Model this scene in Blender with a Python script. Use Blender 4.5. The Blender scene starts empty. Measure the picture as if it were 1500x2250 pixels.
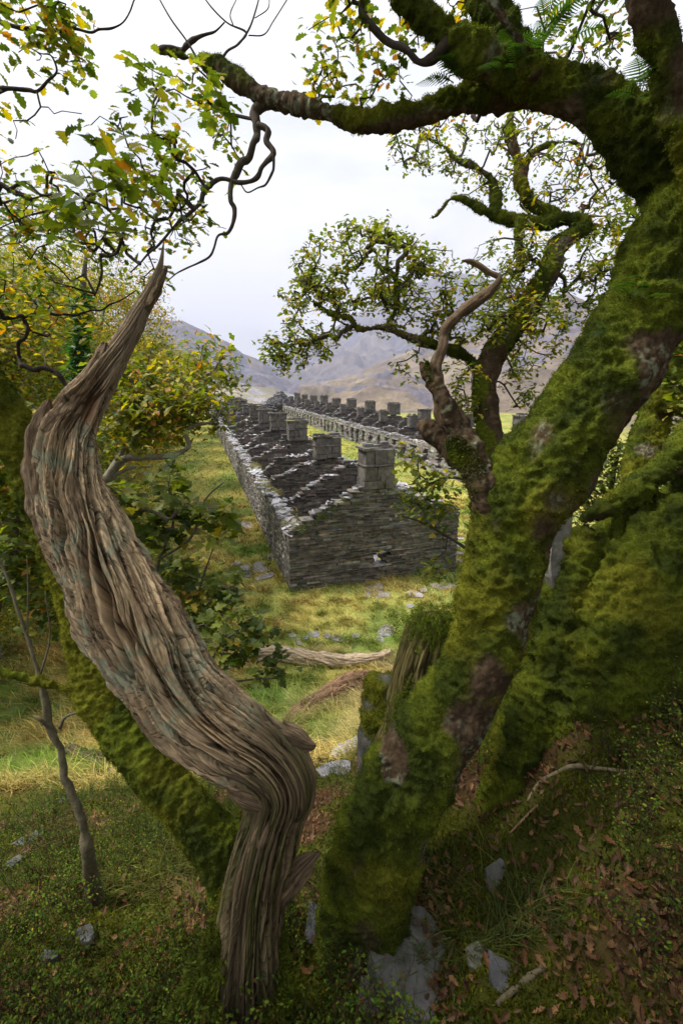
import bpy, math, random
import numpy as np
from mathutils import Vector
R = math.radians
SC = bpy.context.scene
COL = SC.collection
rng = np.random.default_rng(11)
random.seed(11)

# ------------------------------------------------------------------ camera
PITCH = math.atan(285 / 1000.0)
CAMZ = 8.1
cd = bpy.data.cameras.new("camera")
cam = bpy.data.objects.new("camera", cd)
COL.objects.link(cam)
cam.location = (0, 0, CAMZ)
cam.rotation_euler = (math.pi / 2 - PITCH, 0, 0)
cd.sensor_fit = 'VERTICAL'
cd.sensor_height = 36
cd.sensor_width = 24
cd.lens = 16
cd.clip_start = 0.05
cd.clip_end = 20000
SC.camera = cam
FW = np.array([0, math.cos(PITCH), -math.sin(PITCH)])
UP = np.array([0, math.sin(PITCH), math.cos(PITCH)])
RT = np.array([1.0, 0, 0])
CP = np.array([0, 0, CAMZ])


def P(px, py, d):
    return CP + ((px - 750) / 1000 * RT + (1125 - py) / 1000 * UP + FW) * d


# ------------------------------------------------------------------ world
SUN_EL, SUN_AZ = R(55), R(-84)      # azimuth measured from +Y towards +X
w = bpy.data.worlds.new("World")
SC.world = w
w.use_nodes = True
nt = w.node_tree
nt.nodes.clear()
N = nt.nodes.new
L = nt.links.new
out = N('ShaderNodeOutputWorld')
bg = N('ShaderNodeBackground')
bg.inputs['Strength'].default_value = 0.12
sky = N('ShaderNodeTexSky')
sky.sky_type = 'NISHITA'
sky.sun_disc = False
sky.sun_elevation = SUN_EL
sky.sun_rotation = SUN_AZ
tc = N('ShaderNodeTexCoord')
sep = N('ShaderNodeSeparateXYZ')
L(tc.outputs['Generated'], sep.inputs[0])
# overcast luminance: brighter towards the zenith
ml = N('ShaderNodeMapRange')
ml.inputs['From Min'].default_value = 0.0
ml.inputs['From Max'].default_value = 1.0
ml.inputs['To Min'].default_value = 4.1
ml.inputs['To Max'].default_value = 9.0
L(sep.outputs['Z'], ml.inputs['Value'])
# cloud layer: noise on the direction, flattened towards the horizon
dv = N('ShaderNodeVectorMath'); dv.operation = 'MULTIPLY'
dv.inputs[1].default_value = (1.0, 1.0, 2.6)
L(tc.outputs['Generated'], dv.inputs[0])
nz = N('ShaderNodeTexNoise')
nz.inputs['Scale'].default_value = 1.9
nz.inputs['Detail'].default_value = 7
nz.inputs['Roughness'].default_value = 0.52
nz.inputs['Distortion'].default_value = 0.3
L(dv.outputs[0], nz.inputs['Vector'])
cr = N('ShaderNodeValToRGB')
cr.color_ramp.elements[0].position = 0.36
cr.color_ramp.elements[0].color = (0.72, 0.745, 0.79, 1)
cr.color_ramp.elements[1].position = 0.58
cr.color_ramp.elements[1].color = (1.08, 1.07, 1.06, 1)
L(nz.outputs['Fac'], cr.inputs['Fac'])
sc_ = N('ShaderNodeVectorMath'); sc_.operation = 'SCALE'
L(cr.outputs['Color'], sc_.inputs[0])
L(ml.outputs['Result'], sc_.inputs['Scale'])
mix = N('ShaderNodeMix'); mix.data_type = 'RGBA'
mix.inputs[0].default_value = 0.93
L(sky.outputs['Color'], mix.inputs[6])
L(sc_.outputs[0], mix.inputs[7])
L(mix.outputs[2], bg.inputs['Color'])
L(bg.outputs[0], out.inputs['Surface'])

sl = bpy.data.lights.new("sun", 'SUN')
sl.energy = 3.8
sl.angle = R(14)
sl.color = (1.0, 0.95, 0.86)
sun = bpy.data.objects.new("sun", sl)
COL.objects.link(sun)
sd = Vector((math.sin(SUN_AZ) * math.cos(SUN_EL), math.cos(SUN_AZ) * math.cos(SUN_EL), math.sin(SUN_EL)))
sun.rotation_euler = (-sd).to_track_quat('-Z', 'Y').to_euler()
sun.location = (0, 0, 40)

SC.view_settings.view_transform = 'Standard'
SC.view_settings.look = 'None'
SC.view_settings.exposure = 0.82
SC.view_settings.gamma = 1.0
SC.render.engine = 'CYCLES'
SC.cycles.max_bounces = 6
SC.cycles.diffuse_bounces = 3
SC.cycles.transmission_bounces = 4
SC.cycles.volume_bounces = 0
SC.cycles.use_adaptive_sampling = True
SC.cycles.adaptive_threshold = 0.02
SC.cycles.use_denoising = True

# ------------------------------------------------------------------ noise
_perm = np.random.default_rng(3).permutation(256).astype(np.int64)
_perm = np.concatenate([_perm, _perm, _perm])
_g = np.random.default_rng(4).normal(size=(256, 3))
_g /= np.linalg.norm(_g, axis=1)[:, None]


def pnoise(p):
    p = np.asarray(p, float)
    i = np.floor(p).astype(np.int64)
    f = p - i
    i &= 255
    u = f * f * f * (f * (f * 6 - 15) + 10)
    res = 0
    for dx in (0, 1):
        for dy in (0, 1):
            for dz in (0, 1):
                h = _perm[_perm[_perm[(i[:, 0] + dx) & 255] + ((i[:, 1] + dy) & 255)] + ((i[:, 2] + dz) & 255)]
                g = _g[h]
                d = g[:, 0] * (f[:, 0] - dx) + g[:, 1] * (f[:, 1] - dy) + g[:, 2] * (f[:, 2] - dz)
                wx = u[:, 0] if dx else 1 - u[:, 0]
                wy = u[:, 1] if dy else 1 - u[:, 1]
                wz = u[:, 2] if dz else 1 - u[:, 2]
                res = res + d * wx * wy * wz
    return res * 1.6


def fbm(p, oct=4, gain=0.5, lac=2.03):
    a, s = 0, 1.0
    q = np.array(p, float)
    for k in range(oct):
        a = a + s * pnoise(q + k * 17.3)
        q = q * lac
        s *= gain
    return a


def sstep(a, b, x):
    t = np.clip((x - a) / (b - a), 0, 1)
    return t * t * (3 - 2 * t)


# ------------------------------------------------------------------ terrain height
PROF_S = [-9, -3, -1, 0, 1.2, 1.8, 3, 5, 7.5, 10, 12.5, 16, 130, 160, 400, 700, 20000]
PROF_H = [10.0, 7.3, 6.4, 5.95, 5.5, 5.26, 4.4, 3.0, 1.3, 0.35, 0.04, 0, 0, -2, -30, -60, -60]


def H(x, y, fine=True):
    x = np.atleast_1d(np.asarray(x, float)); y = np.atleast_1d(np.asarray(y, float))
    s = y - 0.72 * np.clip(x, 0, 6) * sstep(20, 10, y) - 0.12 * np.clip(x, -8, 0)
    h = np.interp(s, PROF_S, PROF_H)
    h = h + .8 * sstep(.55, 1.6, x) * sstep(6, 3.6, y) * sstep(.9, 2.3, y)      # bank rising under the right-hand oak
    left = np.clip(-17 - 0.24 * np.clip(y, 0, 150) - x, 0, 60)
    h = h + .5 * np.clip(x - 2.8, 0, 8) * sstep(12, 6, y)
    h = h + left * 0.42 * sstep(-5, 12, y) * sstep(400, 150, y)
    r = np.hypot(x, y)
    p = np.stack([x, y, 0 * x], 1)
    h = h + 0.16 * fbm(p * 0.33, 2) * sstep(30, 8, r) + 0.05 * fbm(p * 0.9 + 5, 2) * sstep(60, 20, r)
    if fine:
        near = sstep(9, 4, r)
        h = h + near * (0.075 * fbm(p * 2.6, 2) + 0.03 * (0.5 - np.abs(fbm(p * 8 + 3, 3))))
        h = h + (1 - near) * sstep(40, 12, r) * 0.04 * fbm(p * 2.0, 2)
    return h


def G(px, py, tmax=300):
    """where the view ray through a pixel meets the ground"""
    d = (px - 750) / 1000 * RT + (1125 - py) / 1000 * UP + FW
    t = np.geomspace(0.4, tmax, 900)
    q = CP + t[:, None] * d
    below = q[:, 2] < H(q[:, 0], q[:, 1])
    k = int(np.argmax(below)) if below.any() else len(t) - 1
    return q[k]


# ------------------------------------------------------------------ mesh building
class MB:
    def __init__(self):
        self.v = []; self.f = {}; self.c = []; self.uv = []; self.n = 0; self.hasuv = False

    def add(self, v, faces, col=None, uv=None):
        v = np.asarray(v, float).reshape(-1, 3)
        for k, f in (faces.items() if isinstance(faces, dict) else {np.asarray(faces).shape[1]: faces}.items()):
            self.f.setdefault(k, []).append(np.asarray(f, np.int64).reshape(-1, k) + self.n)
        c = np.ones((len(v), 3)) if col is None else np.broadcast_to(np.asarray(col, float), (len(v), 3))
        self.c.append(c)
        if uv is not None:
            self.hasuv = True
        self.uv.append(np.zeros((len(v), 2)) if uv is None else uv)
        self.v.append(v)
        self.n += len(v)
        return self

    def mesh(self, name, smooth=False):
        me = bpy.data.meshes.new(name)
        v = np.concatenate(self.v)
        me.vertices.add(len(v))
        me.vertices.foreach_set('co', v.astype(np.float32).ravel())
        idx, tot = [], []
        for k in sorted(self.f):
            a = np.concatenate(self.f[k])
            idx.append(a.ravel()); tot.append(np.full(len(a), k))
        idx = np.concatenate(idx); tot = np.concatenate(tot)
        st = np.concatenate([[0], np.cumsum(tot)[:-1]])
        me.loops.add(len(idx))
        me.polygons.add(len(tot))
        me.loops.foreach_set('vertex_index', idx.astype(np.int32))
        me.polygons.foreach_set('loop_start', st.astype(np.int32))
        me.polygons.foreach_set('use_smooth', np.full(len(tot), smooth))
        me.update(calc_edges=True)
        ca = me.color_attributes.new('col', 'FLOAT_COLOR', 'POINT')
        c = np.concatenate(self.c)
        c4 = np.ones((len(c), 4), np.float32); c4[:, :3] = c
        ca.data.foreach_set('color', c4.ravel())
        if self.hasuv:
            uv = np.concatenate(self.uv)
            ul = me.uv_layers.new(name='UVMap')
            ul.data.foreach_set('uv', uv[idx].astype(np.float32).ravel())
        return me

    def build(self, name, mat, parent=None, smooth=False, **tags):
        me = self.mesh(name, smooth)
        me.materials.append(mat)
        return link(name, me, parent, **tags)


def link(name, data, parent=None, label=None, cat=None, group=None, kind=None, loc=None):
    o = bpy.data.objects.new(name, data)
    COL.objects.link(o)
    if loc is not None:
        o.location = tuple(loc)
    if parent is not None:
        o.parent = parent
        o.matrix_parent_inverse.identity()
        if loc is None and parent.location.length > 0:
            o.location = -parent.location      # meshes are written in world space
    if label: o['label'] = label
    if cat: o['category'] = cat
    if group: o['group'] = group
    if kind: o['kind'] = kind
    return o


def thing(name, label, cat, loc=(0, 0, 0), group=None):
    return link(name, None, None, label, cat, group, None, loc)


def scatter(mb, tv, tf, pos, M, col, colvar=None):
    """copies of a template (tv, tf) at pos with 3x3 matrices M, one colour each"""
    n, k = len(pos), len(tv)
    if n == 0: return
    v = np.einsum('nij,kj->nki', M, tv) + pos[:, None, :]
    c = np.repeat(np.asarray(col, float).reshape(n, 3), k, axis=0)
    if colvar is not None:
        c = c * np.tile(colvar, n)[:, None]
    off = (np.arange(n) * k)
    faces = {}
    for m, f in tf.items():
        f = np.asarray(f)
        faces[m] = (f[None] + off[:, None, None]).reshape(-1, m)
    mb.add(v.reshape(-1, 3), faces, c)
    return v


def rot_rand(n, r=rng):
    q = r.normal(size=(n, 4)); q /= np.linalg.norm(q, axis=1)[:, None]
    a, b, c, d = q.T
    return np.stack([1 - 2 * (c * c + d * d), 2 * (b * c - a * d), 2 * (b * d + a * c),
                     2 * (b * c + a * d), 1 - 2 * (b * b + d * d), 2 * (c * d - a * b),
                     2 * (b * d - a * c), 2 * (c * d + a * b), 1 - 2 * (b * b + c * c)], 1).reshape(n, 3, 3)


def frame_z(nrm, r=rng):
    """matrices whose local z is nrm, x random around it"""
    nrm = nrm / (np.linalg.norm(nrm, axis=1)[:, None] + 1e-9)
    a = r.normal(size=nrm.shape)
    x = a - (a * nrm).sum(1)[:, None] * nrm
    x /= np.linalg.norm(x, axis=1)[:, None] + 1e-9
    y = np.cross(nrm, x)
    return np.stack([x, y, nrm], 2)


def catmull(pts, vals, n):
    pts = np.asarray(pts, float); vals = np.asarray(vals, float)
    seg = np.linalg.norm(np.diff(pts, axis=0), axis=1)
    t = np.concatenate([[0], np.cumsum(seg)])
    P_ = np.vstack([2 * pts[0] - pts[1], pts, 2 * pts[-1] - pts[-2]])
    u = np.linspace(0, t[-1], n)
    k = np.clip(np.searchsorted(t, u, side='right') - 1, 0, len(pts) - 2)
    f = ((u - t[k]) / (t[k + 1] - t[k] + 1e-9))[:, None]
    p0, p1, p2, p3 = P_[k], P_[k + 1], P_[k + 2], P_[k + 3]
    q = 0.5 * (2 * p1 + (p2 - p0) * f + (2 * p0 - 5 * p1 + 4 * p2 - p3) * f ** 2 + (3 * p1 - p0 - 3 * p2 + p3) * f ** 3)
    r = np.interp(u, t, vals)
    return q, r, u


def frames(q, ref=None):
    T = np.gradient(q, axis=0)
    T /= np.linalg.norm(T, axis=1)[:, None] + 1e-12
    n0 = np.cross(T[0], [0.3, -0.9, 0.2] if ref is None else ref)
    n0 /= np.linalg.norm(n0) + 1e-12
    Ns = [n0]
    for i in range(1, len(q)):
        n = Ns[-1] - T[i] * np.dot(Ns[-1], T[i])
        Ns.append(n / (np.linalg.norm(n) + 1e-12))
    Ns = np.array(Ns)
    return T, Ns, np.cross(T, Ns)


def tube(mb, pts, rad, n=None, K=6, col=(1, 1, 1), disp=None, colfn=None, closed=True, step=None):
    pts = np.asarray(pts, float)
    if n is None:
        ln = np.linalg.norm(np.diff(pts, axis=0), axis=1).sum()
        n = max(len(pts), int(ln / step)) if step else len(pts)
    if n == len(pts) and step is None:
        q, r = pts, np.asarray(rad, float); u = np.concatenate([[0], np.cumsum(np.linalg.norm(np.diff(pts, axis=0), axis=1))])
    else:
        q, r, u = catmull(pts, rad, n)
    T, A, B = frames(q)
    th = np.arange(K) / K * 2 * math.pi
    rr = np.repeat(r[:, None], K, 1)
    if disp is not None:
        rr = rr + disp(u[:, None] + 0 * rr, th[None] + 0 * rr, rr)
    v = q[:, None] + rr[..., None] * (np.cos(th)[None, :, None] * A[:, None] + np.sin(th)[None, :, None] * B[:, None])
    i = np.arange(n - 1)[:, None] * K; j = np.arange(K)[None]; j2 = (j + 1) % K
    f = np.stack([i + j, i + j2, i + K + j2, i + K + j], 2).reshape(-1, 4)
    uv = np.stack([np.broadcast_to(th[None] / (2 * math.pi), (n, K)), np.broadcast_to(u[:, None], (n, K))], 2).reshape(-1, 2)
    v = v.reshape(-1, 3)
    if colfn is not None:
        col = colfn(u[:, None] + 0 * rr, th[None] + 0 * rr, v)
    else:
        col = np.broadcast_to(col, (len(v), 3))
    faces = {4: f}
    if closed:
        v = np.vstack([v, q[0], q[-1]])
        c0 = col[:1]; c1 = col[-1:]
        col = np.vstack([col, c0, c1])
        uv = np.vstack([uv, [[0, 0]], [[0, u[-1]]]])
        a = n * K
        j = np.arange(K)
        faces[3] = np.vstack([np.stack([(j + 1) % K, j, np.full(K, a)], 1),
                              np.stack([(n - 1) * K + j, (n - 1) * K + (j + 1) % K, np.full(K, a + 1)], 1)])
    mb.add(v, faces, col, uv)
    return q, r


# ------------------------------------------------------------------ materials
def new_mat(name):
    m = bpy.data.materials.new(name); m.use_nodes = True
    nt = m.node_tree; nt.nodes.clear()
    o = nt.nodes.new('ShaderNodeOutputMaterial')
    b = nt.nodes.new('ShaderNodeBsdfPrincipled')
    nt.links.new(b.outputs[0], o.inputs[0])
    return m, nt, b, o


def attr_mat(name, rough=0.85, spec=0.3, nscale=20, namp=0.25, bump=0.0, bscale=60, bdist=0.01, trans=0.0, sheen=0.0, uvstretch=None):
    m, nt, b, o = new_mat(name)
    N, L = nt.nodes.new, nt.links.new
    at = N('ShaderNodeAttribute'); at.attribute_name = 'col'
    tc = N('ShaderNodeTexCoord')
    src = tc.outputs['Object']
    if uvstretch:
        mp = N('ShaderNodeMapping'); mp.inputs['Scale'].default_value = uvstretch
        L(tc.outputs['UV'], mp.inputs[0]); src = mp.outputs[0]
    nz = N('ShaderNodeTexNoise'); nz.inputs['Scale'].default_value = nscale
    nz.inputs['Detail'].default_value = 5; nz.inputs['Roughness'].default_value = 0.65
    L(src, nz.inputs['Vector'])
    mr = N('ShaderNodeMapRange'); mr.inputs['From Min'].default_value = 0.3; mr.inputs['From Max'].default_value = 0.7
    mr.inputs['To Min'].default_value = 1 - namp; mr.inputs['To Max'].default_value = 1 + namp
    L(nz.outputs['Fac'], mr.inputs['Value'])
    sc = N('ShaderNodeVectorMath'); sc.operation = 'SCALE'
    L(at.outputs['Color'], sc.inputs[0]); L(mr.outputs[0], sc.inputs['Scale'])
    if uvstretch:                       # drying checks: thin dark splits along the grain
        n3 = N('ShaderNodeTexNoise'); n3.inputs['Scale'].default_value = .55; n3.inputs['Detail'].default_value = 4; n3.inputs['Distortion'].default_value = .6
        L(src, n3.inputs['Vector'])
        ab = N('ShaderNodeMath'); ab.operation = 'SUBTRACT'; ab.inputs[1].default_value = .5; L(n3.outputs['Fac'], ab.inputs[0])
        ab2 = N('ShaderNodeMath'); ab2.operation = 'ABSOLUTE'; L(ab.outputs[0], ab2.inputs[0])
        m3 = N('ShaderNodeMapRange'); m3.inputs['From Min'].default_value = .004; m3.inputs['From Max'].default_value = .022
        m3.inputs['To Min'].default_value = .28; m3.inputs['To Max'].default_value = 1; L(ab2.outputs[0], m3.inputs['Value'])
        s3 = N('ShaderNodeVectorMath'); s3.operation = 'SCALE'; L(sc.outputs[0], s3.inputs[0]); L(m3.outputs[0], s3.inputs['Scale'])
        sc = s3
    L(sc.outputs[0], b.inputs['Base Color'])
    b.inputs['Roughness'].default_value = rough
    b.inputs['Specular IOR Level'].default_value = spec
    if sheen:
        b.inputs['Sheen Weight'].default_value = sheen
    if bump:
        n2 = N('ShaderNodeTexNoise'); n2.inputs['Scale'].default_value = bscale
        n2.inputs['Detail'].default_value = 6; n2.inputs['Roughness'].default_value = 0.7
        L(src, n2.inputs['Vector'])
        bp = N('ShaderNodeBump'); bp.inputs['Strength'].default_value = bump; bp.inputs['Distance'].default_value = bdist
        L(n2.outputs['Fac'], bp.inputs['Height']); L(bp.outputs[0], b.inputs['Normal'])
    if trans:
        t = N('ShaderNodeBsdfTranslucent')
        hs = N('ShaderNodeHueSaturation'); hs.inputs['Value'].default_value = 1.5; hs.inputs['Saturation'].default_value = 1.1
        L(sc.outputs[0], hs.inputs['Color']); L(hs.outputs[0], t.inputs['Color'])
        mx = N('ShaderNodeMixShader'); mx.inputs[0].default_value = trans
        L(b.outputs[0], mx.inputs[1]); L(t.outputs[0], mx.inputs[2]); L(mx.outputs[0], o.inputs[0])
    return m


M_LEAF = attr_mat('leaf', 0.5, 0.35, 40, 0.15, trans=0.5)
M_FARLEAF = attr_mat('leaf_far', 0.6, 0.25, 3, 0.15, trans=0.5)
M_GRASS = attr_mat('grass', 0.7, 0.2, 3, 0.15, trans=0.35)
M_MOSS = attr_mat('moss', 1.0, 0.05, 60, 0.45, bump=0.9, bscale=150, bdist=0.008, sheen=0.0)
M_TUFT = attr_mat('moss_tuft', 0.95, 0.05, 30, 0.3, trans=0.25)
M_BARK = attr_mat('bark', 0.9, 0.15, 30, 0.35, bump=0.8, bscale=70, bdist=0.01)
M_DEAD = attr_mat('dead_wood', 0.85, 0.15, 1.3, 0.6, bump=1.0, bscale=1.6, bdist=0.02, uvstretch=(64, 2.4, 1))
M_STONE = attr_mat('slate_stone', 0.8, 0.2, 5, 0.5, bump=0.6, bscale=25, bdist=0.02)
M_SLATE = attr_mat('slate_slab', 0.7, 0.3, 11, 0.5, bump=0.8, bscale=22, bdist=0.02)
M_LITTER = attr_mat('leaf_litter', 0.75, 0.2, 50, 0.25, trans=0.1)
M_TWIG = attr_mat('twig', 0.9, 0.1, 30, 0.25)


def ground_mat():
    m, nt, b, o = new_mat('ground')
    N, L = nt.nodes.new, nt.links.new
    at = N('ShaderNodeAttribute'); at.attribute_name = 'col'
    g = N('ShaderNodeNewGeometry')
    n1 = N('ShaderNodeTexNoise'); n1.inputs['Scale'].default_value = 7; n1.inputs['Detail'].default_value = 8; n1.inputs['Roughness'].default_value = .7
    L(g.outputs['Position'], n1.inputs['Vector'])
    mr = N('ShaderNodeMapRange'); mr.inputs['From Min'].default_value = .3; mr.inputs['From Max'].default_value = .7
    mr.inputs['To Min'].default_value = .55; mr.inputs['To Max'].default_value = 1.4
    L(n1.outputs['Fac'], mr.inputs['Value'])
    sc = N('ShaderNodeVectorMath'); sc.operation = 'SCALE'
    L(at.outputs['Color'], sc.inputs[0]); L(mr.outputs[0], sc.inputs['Scale'])
    L(sc.outputs[0], b.inputs['Base Color'])
    b.inputs['Roughness'].default_value = 1; b.inputs['Specular IOR Level'].default_value = 0.05
    n2 = N('ShaderNodeTexNoise'); n2.inputs['Scale'].default_value = 60; n2.inputs['Detail'].default_value = 5
    L(g.outputs['Position'], n2.inputs['Vector'])
    bp = N('ShaderNodeBump'); bp.inputs['Strength'].default_value = .8; bp.inputs['Distance'].default_value = .02
    L(n2.outputs['Fac'], bp.inputs['Height']); L(bp.outputs[0], b.inputs['Normal'])
    return m


# ------------------------------------------------------------------ ground
GM = ground_mat()
MOSSC = np.array([.060, .066, .012]); MEADOW = np.array([.36, .31, .085]); LITTER = np.array([.075, .043, .022])
u = np.arange(-8.1, 8.1001, .0275); X1 = 1.6 * np.sinh(u)
u2 = np.arange(-2.0, 8.2, .0275); Y1 = 1.9 + 1.6 * np.sinh(u2)
XX, YY = np.meshgrid(X1, Y1)
xf, yf = XX.ravel(), YY.ravel()
zf = H(xf, yf)
pp = np.stack([xf, yf, 0 * xf], 1)
rr_ = np.hypot(xf, yf - 1)
litm = sstep(-.05, .35, fbm(pp * 1.3 + 9, 3) + .35 * sstep(1.2, 3, xf) * sstep(6, 3, yf) - .15 + .25 * sstep(2.2, .6, yf))[:, None]
near_c = MOSSC * (1 - litm) + LITTER * litm
mead = sstep(5.0, 9.5, yf + .3 * np.abs(xf) * (xf < 0) - .2 * np.clip(xf, 0, 10))[:, None]
yel = (0.5 + 0.5 * np.clip(fbm(pp * .35 + 2, 3) * 1.6, -1, 1))[:, None]
mc = MEADOW * yel + np.array([.13, .185, .045]) * (1 - yel)
far = np.maximum(sstep(118, 135, yf), sstep(40, 60, np.abs(xf)))[:, None]
colr = near_c * (1 - mead) + mc * mead
colr = colr * (1 - far) + np.array([.16, .135, .085]) * far
nx, ny = len(X1), len(Y1)
ii = (np.arange(ny - 1)[:, None] * nx + np.arange(nx - 1)[None]).ravel()
MB().add(np.stack([xf, yf, zf], 1), np.stack([ii, ii + 1, ii + nx + 1, ii + nx], 1), colr).build('ground', GM, smooth=True, kind='structure')

# ------------------------------------------------------------------ hills
def hill_mat(name):
    m, nt, b, o = new_mat(name)
    N, L = nt.nodes.new, nt.links.new
    at = N('ShaderNodeAttribute'); at.attribute_name = 'col'
    g = N('ShaderNodeNewGeometry')
    n1 = N('ShaderNodeTexNoise'); n1.inputs['Scale'].default_value = .012; n1.inputs['Detail'].default_value = 11; n1.inputs['Roughness'].default_value = .72
    L(g.outputs['Position'], n1.inputs['Vector'])
    mr = N('ShaderNodeMapRange'); mr.inputs['From Min'].default_value = .35; mr.inputs['From Max'].default_value = .65
    mr.inputs['To Min'].default_value = .55; mr.inputs['To Max'].default_value = 1.5
    L(n1.outputs['Fac'], mr.inputs['Value'])
    sc = N('ShaderNodeVectorMath'); sc.operation = 'SCALE'
    L(at.outputs['Color'], sc.inputs[0]); L(mr.outputs[0], sc.inputs['Scale'])
    L(sc.outputs[0], b.inputs['Base Color'])
    b.inputs['Roughness'].default_value = 1; b.inputs['Specular IOR Level'].default_value = 0
    bp = N('ShaderNodeBump'); bp.inputs['Strength'].default_value = 1; bp.inputs['Distance'].default_value = 14
    L(n1.outputs['Fac'], bp.inputs['Height']); L(bp.outputs[0], b.inputs['Normal'])
    return m


HM = hill_mat('hillside')


def hill(name, prof, r0, r1, r2, base, seed, cols, rough=.2):
    """prof: (px, py) of the skyline as seen over the valley; r0 foot, r1 crest, r2 far foot, in metres"""
    prof = np.array(prof, float)
    dd = ((prof[:, :1] - 750) / 1000 * RT + (1125 - prof[:, 1:]) / 1000 * UP + FW)
    az = np.arctan2(dd[:, 0], dd[:, 1]); el = dd[:, 2] / np.hypot(dd[:, 0], dd[:, 1])
    A = np.linspace(az[0], az[-1], 420); E = np.interp(A, az, el)
    Rr = np.concatenate([np.linspace(r0, r1, 110), np.linspace(r1, r2, 25)[1:]])
    AA, RR = np.meshgrid(A, Rr)
    crest = CAMZ + E * r1
    t = np.where(RR <= r1, (RR - r0) / (r1 - r0), 1 - (RR - r1) / (r2 - r1))
    hh = base + (crest[None] - base) * (t ** 1.25)
    x = RR * np.sin(AA); y = RR * np.cos(AA)
    p = np.stack([x.ravel(), y.ravel(), np.full(x.size, seed * 91.7)], 1)
    sc = (crest.mean() - base)
    n = fbm(p / (r1 * .22), 6, .55).reshape(x.shape)
    rg = (.5 - np.abs(fbm(p / (r1 * .12) + 7, 5, .55))).reshape(x.shape)
    env = np.clip(t * 4, 0, 1)
    top = np.clip((1 - t) * 6, 0.12, 1)
    hh = hh + sc * rough * (n + .8 * rg) * env * top
    c = cols[0] + (cols[1] - cols[0]) * np.clip(.5 + 1.3 * fbm(p / (r1 * .1) + 31, 5).reshape(-1, 1), 0, 1)
    rock = sstep(.1, .45, fbm(p / (r1 * .05) + 51, 5)[:, None] + .3 * t.ravel()[:, None] - .15)
    c = c * (1 - rock) + cols[2] * rock
    na = len(A)
    ii = (np.arange(len(Rr) - 1)[:, None] * na + np.arange(na - 1)[None]).ravel()
    return MB().add(np.stack([x.ravel(), y.ravel(), hh.ravel()], 1), np.stack([ii, ii + 1, ii + na + 1, ii + na], 1), c).build(
        name, HM, smooth=True, kind='structure')


heath = [np.array([.15, .115, .085]), np.array([.19, .15, .095]), np.array([.11, .10, .12])]
blue = [np.array([.10, .09, .095]), np.array([.13, .11, .10]), np.array([.08, .08, .11])]
hill('mountain', [(250, 700), (400, 705), (480, 745), (500, 752), (535, 778), (560, 786), (590, 800), (640, 845), (700, 880)], 900, 2300, 3400, -60, 1, blue)
hill('mountain', [(500, 850), (545, 812), (590, 792), (650, 762), (700, 742), (760, 700), (830, 660), (900, 625), (1000, 600), (1200, 640)], 1900, 3900, 5200, -60, 2, blue)
hill('mountain', [(600, 880), (660, 858), (760, 830), (850, 790), (950, 755), (1040, 735), (1120, 690), (1200, 655), (1245, 640), (1290, 662), (1350, 700), (1450, 740), (1700, 760)], 500, 1500, 2600, -60, 3, heath)
hill('mountain', [(430, 850), (520, 838), (560, 850), (600, 853), (640, 866), (690, 885), (730, 900)], 330, 520, 800, -32, 4,
     [np.array([.20, .19, .15]), np.array([.24, .21, .15]), np.array([.27, .26, .28])], .05)

# ------------------------------------------------------------------ masonry
BOXV = np.array([[x, y, z] for x in (-.5, .5) for y in (-.5, .5) for z in (-.5, .5)], float)
BOXF = {4: np.array([[0, 1, 3, 2], [4, 6, 7, 5], [0, 4, 5, 1], [2, 3, 7, 6], [0, 2, 6, 4], [1, 5, 7, 3]])}
EL = np.array([-.2983, .9545, 0]); EW = np.array([.9545, .2983, 0]); EZ = np.array([0, 0, 1.0])
SR = np.random.default_rng(21)


def boxes(mb, pos, size, ax, ay, az, col, jit=.0, tilt=0.0):
    pos = np.asarray(pos, float); size = np.asarray(size, float); n = len(pos)
    if n == 0: return
    M = np.stack([np.broadcast_to(ax, (n, 3)), np.broadcast_to(ay, (n, 3)), np.broadcast_to(az, (n, 3))], 2)
    if tilt:
        ang = SR.normal(size=(n, 3)) * tilt
        K = np.zeros((n, 3, 3)); K[:, 0, 1] = -ang[:, 2]; K[:, 0, 2] = ang[:, 1]; K[:, 1, 2] = -ang[:, 0]
        K -= np.transpose(K, (0, 2, 1))
        M = np.einsum('nij,njk->nik', np.eye(3)[None] + K, M)
    tv = np.repeat(BOXV[None], n, 0) * size[:, None, :]
    if jit:
        tv = tv + SR.uniform(-1, 1, tv.shape) * np.minimum(size[:, None, :] * .22, jit)
    v = np.einsum('nij,nkj->nki', M, tv) + pos[:, None]
    off = np.arange(n) * 8
    mb.add(v.reshape(-1, 3), {4: (BOXF[4][None] + off[:, None, None]).reshape(-1, 4)}, np.repeat(np.asarray(col).reshape(n, 3), 8, 0))


def stone_cols(n, base=(.175, .165, .156), var=.32):
    b = np.array(base) * np.exp(SR.normal(size=(n, 1)) * var)
    b = b * (1 + SR.normal(size=(n, 3)) * .04)
    br = (SR.random((n, 1)) < .16)
    return np.where(br, b * np.array([1.15, 1.05, .88]), b)


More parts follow.
